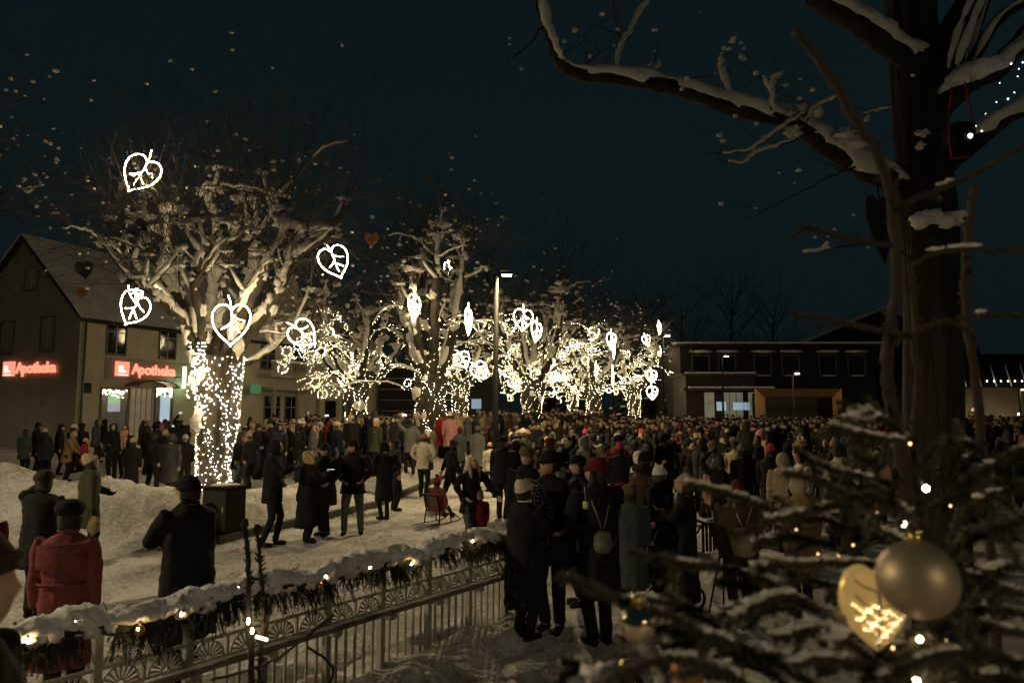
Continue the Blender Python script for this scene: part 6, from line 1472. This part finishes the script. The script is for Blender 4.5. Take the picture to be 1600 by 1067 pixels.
person(746, 46, -20, 'woman in a long grey coat just left of the street lamp', H=1.76, coat='grey', hem=.22, hat='beanie', hatc='grey', hi=0)
person(680, 41, 170, 'child in a cream padded suit in front of the lit trunk', H=1.2, coat='cream', style='puffer', legs='cream', hood=True, hi=0)

# kick sled with child, dog, stroller, cabinet
def sled():
    p = ground_at(683, 74); e = empty('kick_sled', p, R(-32), 'wooden kick sled with curved metal runners standing on the snowy path', 'sled'); Mw = mat('sled_wood', (.10, .06, .03), .6)
    for sx in (-1, 1):
        m = MB(); m.tube(spline([V((sx * .2, -.55, .03)), V((sx * .2, .3, .02)), V((sx * .2, .6, .05)), V((sx * .2, .72, .18)), V((sx * .18, .66, .28))], 5), .010, 6); m.build('runner', M_black, e)
        m = MB(); m.tube([V((sx * .2, .25, .03)), V((sx * .17, .2, .29))], .014, 6); m.tube([V((sx * .2, -.15, .03)), V((sx * .17, -.12, .3)), V((sx * .17, -.22, .62))], .014, 6); m.tube([V((sx * .2, .55, .05)), V((sx * .17, .22, .27))], .011, 6); m.build('frame', M_black, e)
    m = MB()
    for i in range(5): m.box((-.18, -.12 + i * .08, .28), (.18, -.06 + i * .08, .30))
    m.build('seat', Mw, e, smooth=False); m = MB()
    for z in (.36, .42, .48, .54): m.beam((-.17, -.17 - (z - .5) * .25, z), (.17, -.17 - (z - .5) * .25, z), .015, .06)
    m.tube([V((-.22, -.22, .62)), V((.22, -.22, .62))], .014, 8); m.build('backrest', Mw, e, smooth=False)
    parts, info = person_parts(dict(H=1.12, coat='crimson', style='puffer', legs='darkred', hat='pompom', hatc='red', pom='black', bulk=1.5, seed=6, sit=.38, arms=('side', 'side')), 1)
    instantiate(parts, p + V((0, .0, .0)), R(-32), 'toddler in a patterned red suit and red hat sitting on the kick sled')
sled()
def cabinet():
    p = ground_at(351, 84); e = empty('utility_cabinet', (p.x, p.y, p.z - .05), R(-18), 'square black utility cabinet with snow on it in front of the thick lit trunk', 'cabinet')
    m = MB(); m.box((-.27, -.2, 0), (.27, .3, .80)); m.build('cabinet_body', M_black, e, smooth=False); m = MB(); m.box((-.25, -.215, .04), (.25, -.202, .76)); d = m.build('door', mat('cabinet_door', (.02, .02, .02), .4), e, smooth=False); m = MB(); m.box((.18, -.23, .38), (.2, -.216, .48)); m.build('handle', M_green, d, smooth=False)
    m = MB(); m.box((-.29, -.22, .80), (.29, .32, .83)); m.build('lid', M_black, e, smooth=False); m = MB(); m.blob((0, .05, .84), .27, (1, .9, .12), .25, 14, 8); m.build('snow', M_snow, e)
cabinet()
def dog(px, fd, rz, c, label):
    p = ground_at(px, fd); e = empty('dog', p, R(rz), label, 'dog'); m = MB()
    m.tube(spline([V((0, -.42, .60)), V((0, -.2, .60)), V((0, .1, .58)), V((0, .32, .62)), V((0, .45, .76)), V((0, .52, .84))], 3), [.05, .09, .12, .125, .13, .14, .14, .15, .15, .14, .12, .11, .10, .09, .09, .085], 12)
    m.tube([V((0, .50, .86)), V((0, .62, .84)), V((0, .76, .80))], [.095, .07, .04], 10)
    for sx in (-1, 1):
        m.tube([V((sx * .045, .50, .92)), V((sx * .055, .49, 1.02))], [.03, .008], 6)
        m.tube([V((sx * .08, .30, .55)), V((sx * .08, .28, .30)), V((sx * .08, .29, .06)), V((sx * .08, .33, .03))], [.06, .035, .028, .03], 8)
        m.tube([V((sx * .08, -.34, .55)), V((sx * .09, -.26, .36)), V((sx * .09, -.42, .22)), V((sx * .09, -.38, .05)), V((sx * .09, -.34, .03))], [.09, .055, .03, .026, .03], 8)
    m.tube(spline([V((0, -.42, .62)), V((0, -.55, .5)), V((0, -.6, .32)), V((0, -.66, .25))], 3), [.035] * 3 + [.045] * 5 + [.03, .015], 8)
    me = remesh('body', m, .016, mat('dog_fur_' + c, COL[c], .9, c2=COL['black'], scale=5, bump=.01, bscale=60), 1); link_mesh('body', me, e)
dog(583, 60, -60, 'tan', 'large brown and black dog standing behind the man in grey trousers')
dog(393, 47, 70, 'tan', 'tan dog beside the grey coat right of the thick lit trunk')
def stroller():
    p = ground_at(1030, 126); e = empty('stroller', p, R(100), 'black pushchair with spoked wheels between the long black coats', 'stroller')
    for x in (-.25, .25):
        for y in (-.3, .35):
            m = MB(); r = .13; m.tube([V((x, y + r * cos(a), r + r * sin(a))) for a in [2 * pi * i / 20 for i in range(21)]], .018, 6, cap=False); w_ = m.build('wheel', M_black, e); m = MB()
            for i in range(6): a = pi * i / 3; m.tube([V((x, y, r)), V((x, y + r * cos(a), r + r * sin(a)))], .005, 4)
            m.build('spokes', M_green, w_)
    m = MB()
    for x in (-.23, .23): m.tube([V((x, .35, .15)), V((x, -.1, .55)), V((x, -.45, 1.0))], .012, 6); m.tube([V((x, -.3, .15)), V((x, .05, .55))], .012, 6)
    m.tube([V((-.23, -.45, 1.0)), V((.23, -.45, 1.0))], .016, 8); m.build('frame', M_black, e)
    m = MB(); m.rings([(V((0, .05, .42)), .17, .26), (V((0, .02, .55)), .21, .33), (V((0, 0, .72)), .2, .33)], 16); m.build('seat', cloth('charcoal'), e); m = MB(); m.ball((0, -.15, .72), (.2, .24, .26), 16, 10); m.build('canopy', cloth('black'), e)
stroller()
def tripod():
    p = ground_at(1128, 134); e = empty('tripod', p, 0, 'black tripod standing on the snow left of the maroon jacket', 'tripod')
    for a in (-150, -30, 80): m = MB(); m.tube([V((.0, 0, .95)), V((.30 * cos(R(a)), .3 * sin(R(a)), .0))], [.014, .010], 6); m.build('leg', M_black, e)
    m = MB(); m.tube([V((0, 0, .6)), V((0, 0, 1.15))], .012, 8); m.build('column', M_black, e); m = MB(); m.box((-.05, -.04, 1.15), (.05, .05, 1.23)); m.tube([V((0, 0, 1.19)), V((0, .12, 1.19))], .03, 10); m.build('camera', M_black, e, smooth=False)
tripod()
def low_rail():
    a = ground_at(1095, 92); b = ground_at(1128, 88); e = empty('low_railing', a, math.atan2(b.y - a.y, b.x - a.x), 'short snow topped railing in the gap of the crowd', 'railing'); L = (b - a).length
    m = MB(); m.box((0, -.02, .42), (L, .02, .46)); m.build('rail', M_black, e, smooth=False)
    for i in range(7): m = MB(); m.box((L * i / 6 - .02, -.015, -.1), (L * i / 6 + .02, .015, .42)); m.build('post', M_black, e, smooth=False)
    m = MB(); m.blob((L / 2, 0, .48), 1, (L / 2, .05, .04), .2, 12, 6, 3); m.build('snow', M_snow, e)
low_rail()

# ---------------------------------------------------------------- the crowd
random.seed(101)
PROTO = []
for j, s in enumerate([dict(coat='black', hat='beanie', hem=.42), dict(coat='black', hat='pompom', hem=.36, style='puffer'), dict(coat='black', hood=True, hem=.38, style='puffer', bulk=1.1), dict(coat='black', hair='dark', hem=.34, long=True), dict(coat='black', hat='beanie', hem=.28, flare=1.1, arms=('pocket', 'pocket')),
                       dict(coat='black', hat='cap', hem=.44, bulk=1.15, arms=('pocket', 'phone')), dict(coat='black', hat='furhat', hem=.34, style='puffer'), dict(coat='black', hood=True, furtrim='cream', hem=.36, bulk=1.1), dict(coat='black', hair='blond', long=True, hem=.36, hat='beanie'), dict(coat='black', hat='beanie', tall=.03, hem=.42, arms=('phone', 'phone'), head=(10, -20, 0)),
                       dict(coat='black', hair='brownhair', hem=.44), dict(coat='black', hat='catear', hem=.4, arms=('up', 'pocket'))]):
    s = dict(s); s.setdefault('head', ((15, 5, 5), (-20, -8, 0), (5, 0, 0), (25, 0, -4), (-30, 0, 0), (10, 8, 0), (-10, -15, 5), (0, 0, 0), (-35, -5, 0), (10, -20, 0), (40, 0, 0), (0, 12, 0))[j]); s['lean'] = (0, 3, 0, 5, 0, 2, 6, 0, 3, 8, 0, -3)[j]; s['stance'] = ((-.08 - .01 * (j % 3), .03 * (j % 4)), (.07 + .02 * (j % 2), -.04 * (j % 3))); s['H'] = 1.70; s['seed'] = j; s['label'] = 'p'; parts, s['info'] = person_parts(s, 0)
    PROTO.append((parts, s))
HATW = dict(beanie='beanie', pompom='pompom hat', cap='cap', furhat='fuzzy hat', catear='eared hat')
dark = ['black'] * 9 + ['charcoal'] * 4 + ['navy'] * 3 + ['brown'] * 2 + ['olive', 'slate', 'slate', 'grey']; bright = ['beige', 'grey', 'red', 'darkred', 'cream', 'pink', 'green', 'tan', 'lightgrey', 'blue', 'peach', 'crimson', 'white', 'tan']
hatcs = ['black', 'charcoal', 'grey', 'beige', 'cream', 'black', 'tan', 'brown', 'grey', 'pink', 'charcoal', 'darkred', 'hotpink', 'tan', 'lightgrey', 'navy', 'cream', 'beige', 'peach', 'black', 'brown', 'tan', 'olive', 'slate', 'grey', 'beige', 'brown']
def region(px):
    for lim, nm in ((350, 'left of the thickest trunk'), (470, 'right of the thickest trunk'), (580, 'before the pale facade'), (690, 'by the second trunk'), (775, 'just left of the lamp'), (850, 'just right of the lamp'), (930, 'left of the middle trunks'), (1000, 'right of the middle trunks'), (1060, 'below the hanging leaves'), (1130, 'before the lit windows'), (1190, 'left of the wooden stage'), (1260, 'before the left stage half'), (1330, 'before the right stage half'), (1420, 'beside the dark trunk'), (1500, 'behind the dark trunk')):
        if px < lim: return nm
    return 'near the right edge'

placed = list(PEOPLE_XY); trees = [(-7.4, 17.5), (-3.15, 27.8), (1.1, 38), (5.5, 48.4), (-7.1, 32.5), (-3.1, 43)]; labels = {}; cnt = 0; nphone = 0
def try_place(px, Y, mind):
    x = xat(px, Y, 650)
    for a, b in placed:
        if (a - x) ** 2 + (b - Y) ** 2 < mind * mind: return None
    for a, b in trees:
        if (a - x) ** 2 + (b - Y) ** 2 < .9: return None
    placed.append((x, Y)); return x
zones = [(150, 300, 26, 34, 14, .6), (370, 480, 20, 26, 16, .6), (390, 650, 22, 27, 36, .6), (640, 800, 27, 31, 16, .6), (800, 1100, 15.5, 23, 60, .62), (860, 1200, 22, 26, 22, .65), (1110, 1330, 10.8, 14, 8, .7), (1100, 1420, 14, 23, 44, .65), (1200, 1600, 22, 27, 18, .7), (1450, 1600, 14, 23, 8, .8)]
for x0, x1, y0, y1, n, md in zones:
    k = 0; tries = 0
    while k < n and tries < n * 30:
        tries += 1; Y = y0 + (y1 - y0) * random.random(); px = random.uniform(x0, x1)
        x = try_place(px, Y, md)
        if x is None: continue
        k += 1; cnt += 1; parts, s = random.choice(PROTO); cc = random.choice(dark if random.random() < .8 else bright); hc_ = random.choice(hatcs); sc_ = random.choice((.90, .95, 1.0, 1.03, 1.08, .93, .72, 1.0, 1.05, .98))
        over = {'coat': cloth(cc), 'hat': cloth(hc_, True), 'hat_brim': cloth(hc_, True), 'hood': cloth(cc), 'collar': cloth(random.choice([cc, cc, hc_]), True), 'trousers': cloth(random.choice(('black', 'charcoal', 'navy', 'brown', 'denim'))), 'visor': cloth(hc_), 'ear_flap': cloth(hc_, True), 'ear': cloth(hc_, True)}
        head = (cword(hc_) + ' ' + HATW[s['hat']]) if s.get('hat') else ('hood up' if s.get('hood') else 'bare %s hair' % ('dark' if s.get('hair') == 'dark' else 'brown'))
        front = 'front' if Y < y0 + (y1 - y0) * .34 else ('middle' if Y < y0 + (y1 - y0) * .67 else 'back')
        lab = 'person in %s coat, %s, %s crowd %s' % (cword(cc), head, front, region(px))
        if len(lab.replace(',', '').split()) > 16: print('LONG', lab)
        face = math.degrees(math.atan2(-(24 - x), 48 - Y)) + random.gauss(0, 35)
        if random.random() < .22: face += random.choice((180, 90, -90))
        instantiate(parts, (x, Y, gz(x, Y)), R(face), lab, 'people standing in the crowd', sc_, over)
        if s.get('hat') == 'catear' and nphone < 7 and random.random() < .6:
            nphone += 1; a_ = s['info']['arms'][0]; d_ = (a_[2] - a_[1]).normalized(); hp = (a_[2] + d_ * .10) * sc_; e = empty('mobile_phone', (x, Y, gz(x, Y)), R(face), 'lit phone held up, %s crowd %s' % (front, region(px)), 'phone', 'phones held up in the crowd'); m = MB()
            m.box((hp.x - .075, hp.y + .012, hp.z - .03), (hp.x + .075, hp.y + .020, hp.z + .045)); m.build('phone_case', M_black, e, smooth=False); m = MB(); m.box((hp.x - .07, hp.y + .008, hp.z - .026), (hp.x + .07, hp.y + .0115, hp.z + .041)); m.build('lit_screen', mat('phone_screen_dim', (.8, .9, 1), .3, emit=(.8, .88, 1), es=1.1), e, smooth=False)
# the far crowd nobody could count
def far_crowd():
    m = MB(); names = ['black', 'charcoal', 'brown', 'grey', 'beige', 'cream', 'darkred', 'coral']; pal = [cloth(c) for c in names] + [M_skin]
    for _ in range(1500):
        Y = 25.5 + 19 * random.random() ** .9; px = random.uniform(390 if Y < 34 else 560, 1600); x = xat(px, Y, 650)
        if 640 < px < 800 and Y < 30: continue
        if any((a - x) ** 2 + (b - Y) ** 2 < .16 for a, b in placed): continue
        if any((a - x) ** 2 + (b - Y) ** 2 < 1 for a, b in trees): continue
        z = gz(x, Y); h = random.choice((random.uniform(1.5, 1.9), random.uniform(1.2, 1.9), random.uniform(1.6, 1.75))); m.mi = random.choice((0, 0, 0, 1, 1, 2, 3)); a = random.random() * 3
        m.rings([((x, Y, z + .45 * h), .21, .17), ((x, Y, z + .7 * h), .23, .18), ((x, Y, z + .83 * h), .17, .13), ((x, Y, z + .87 * h), .07, .07)], 8)
        m.tube([V((x - .08, Y, z)), V((x - .08, Y, z + .5 * h))], .08, 5); m.tube([V((x + .08, Y, z)), V((x + .08, Y, z + .5 * h))], .08, 5)
        m.mi = 8; m.ball((x, Y, z + .93 * h), (.08, .09, .11), 7, 5); m.mi = random.choice((0, 0, 0, 1, 1, 2, 2, 3, 3, 4, 5, 6, 0, 1, 0)); m.ball((x, Y + .015, z + .965 * h), (.086, .096, .085), 7, 5)
    tag(m.build('crowd', pal), kind='stuff')
far_crowd()
# ploughed snow flecks falling
def flakes():
    random.seed(9); m = MB()
    for _ in range(130):
        Y = random.uniform(3, 14); p = at(random.uniform(0, 1600), random.uniform(0, 1000), Y); m.octa(p, random.uniform(.002, .005) * (Y / 5) ** .5)
    tag(m.build('falling_snow', M_snow, smooth=False), kind='stuff')
flakes()
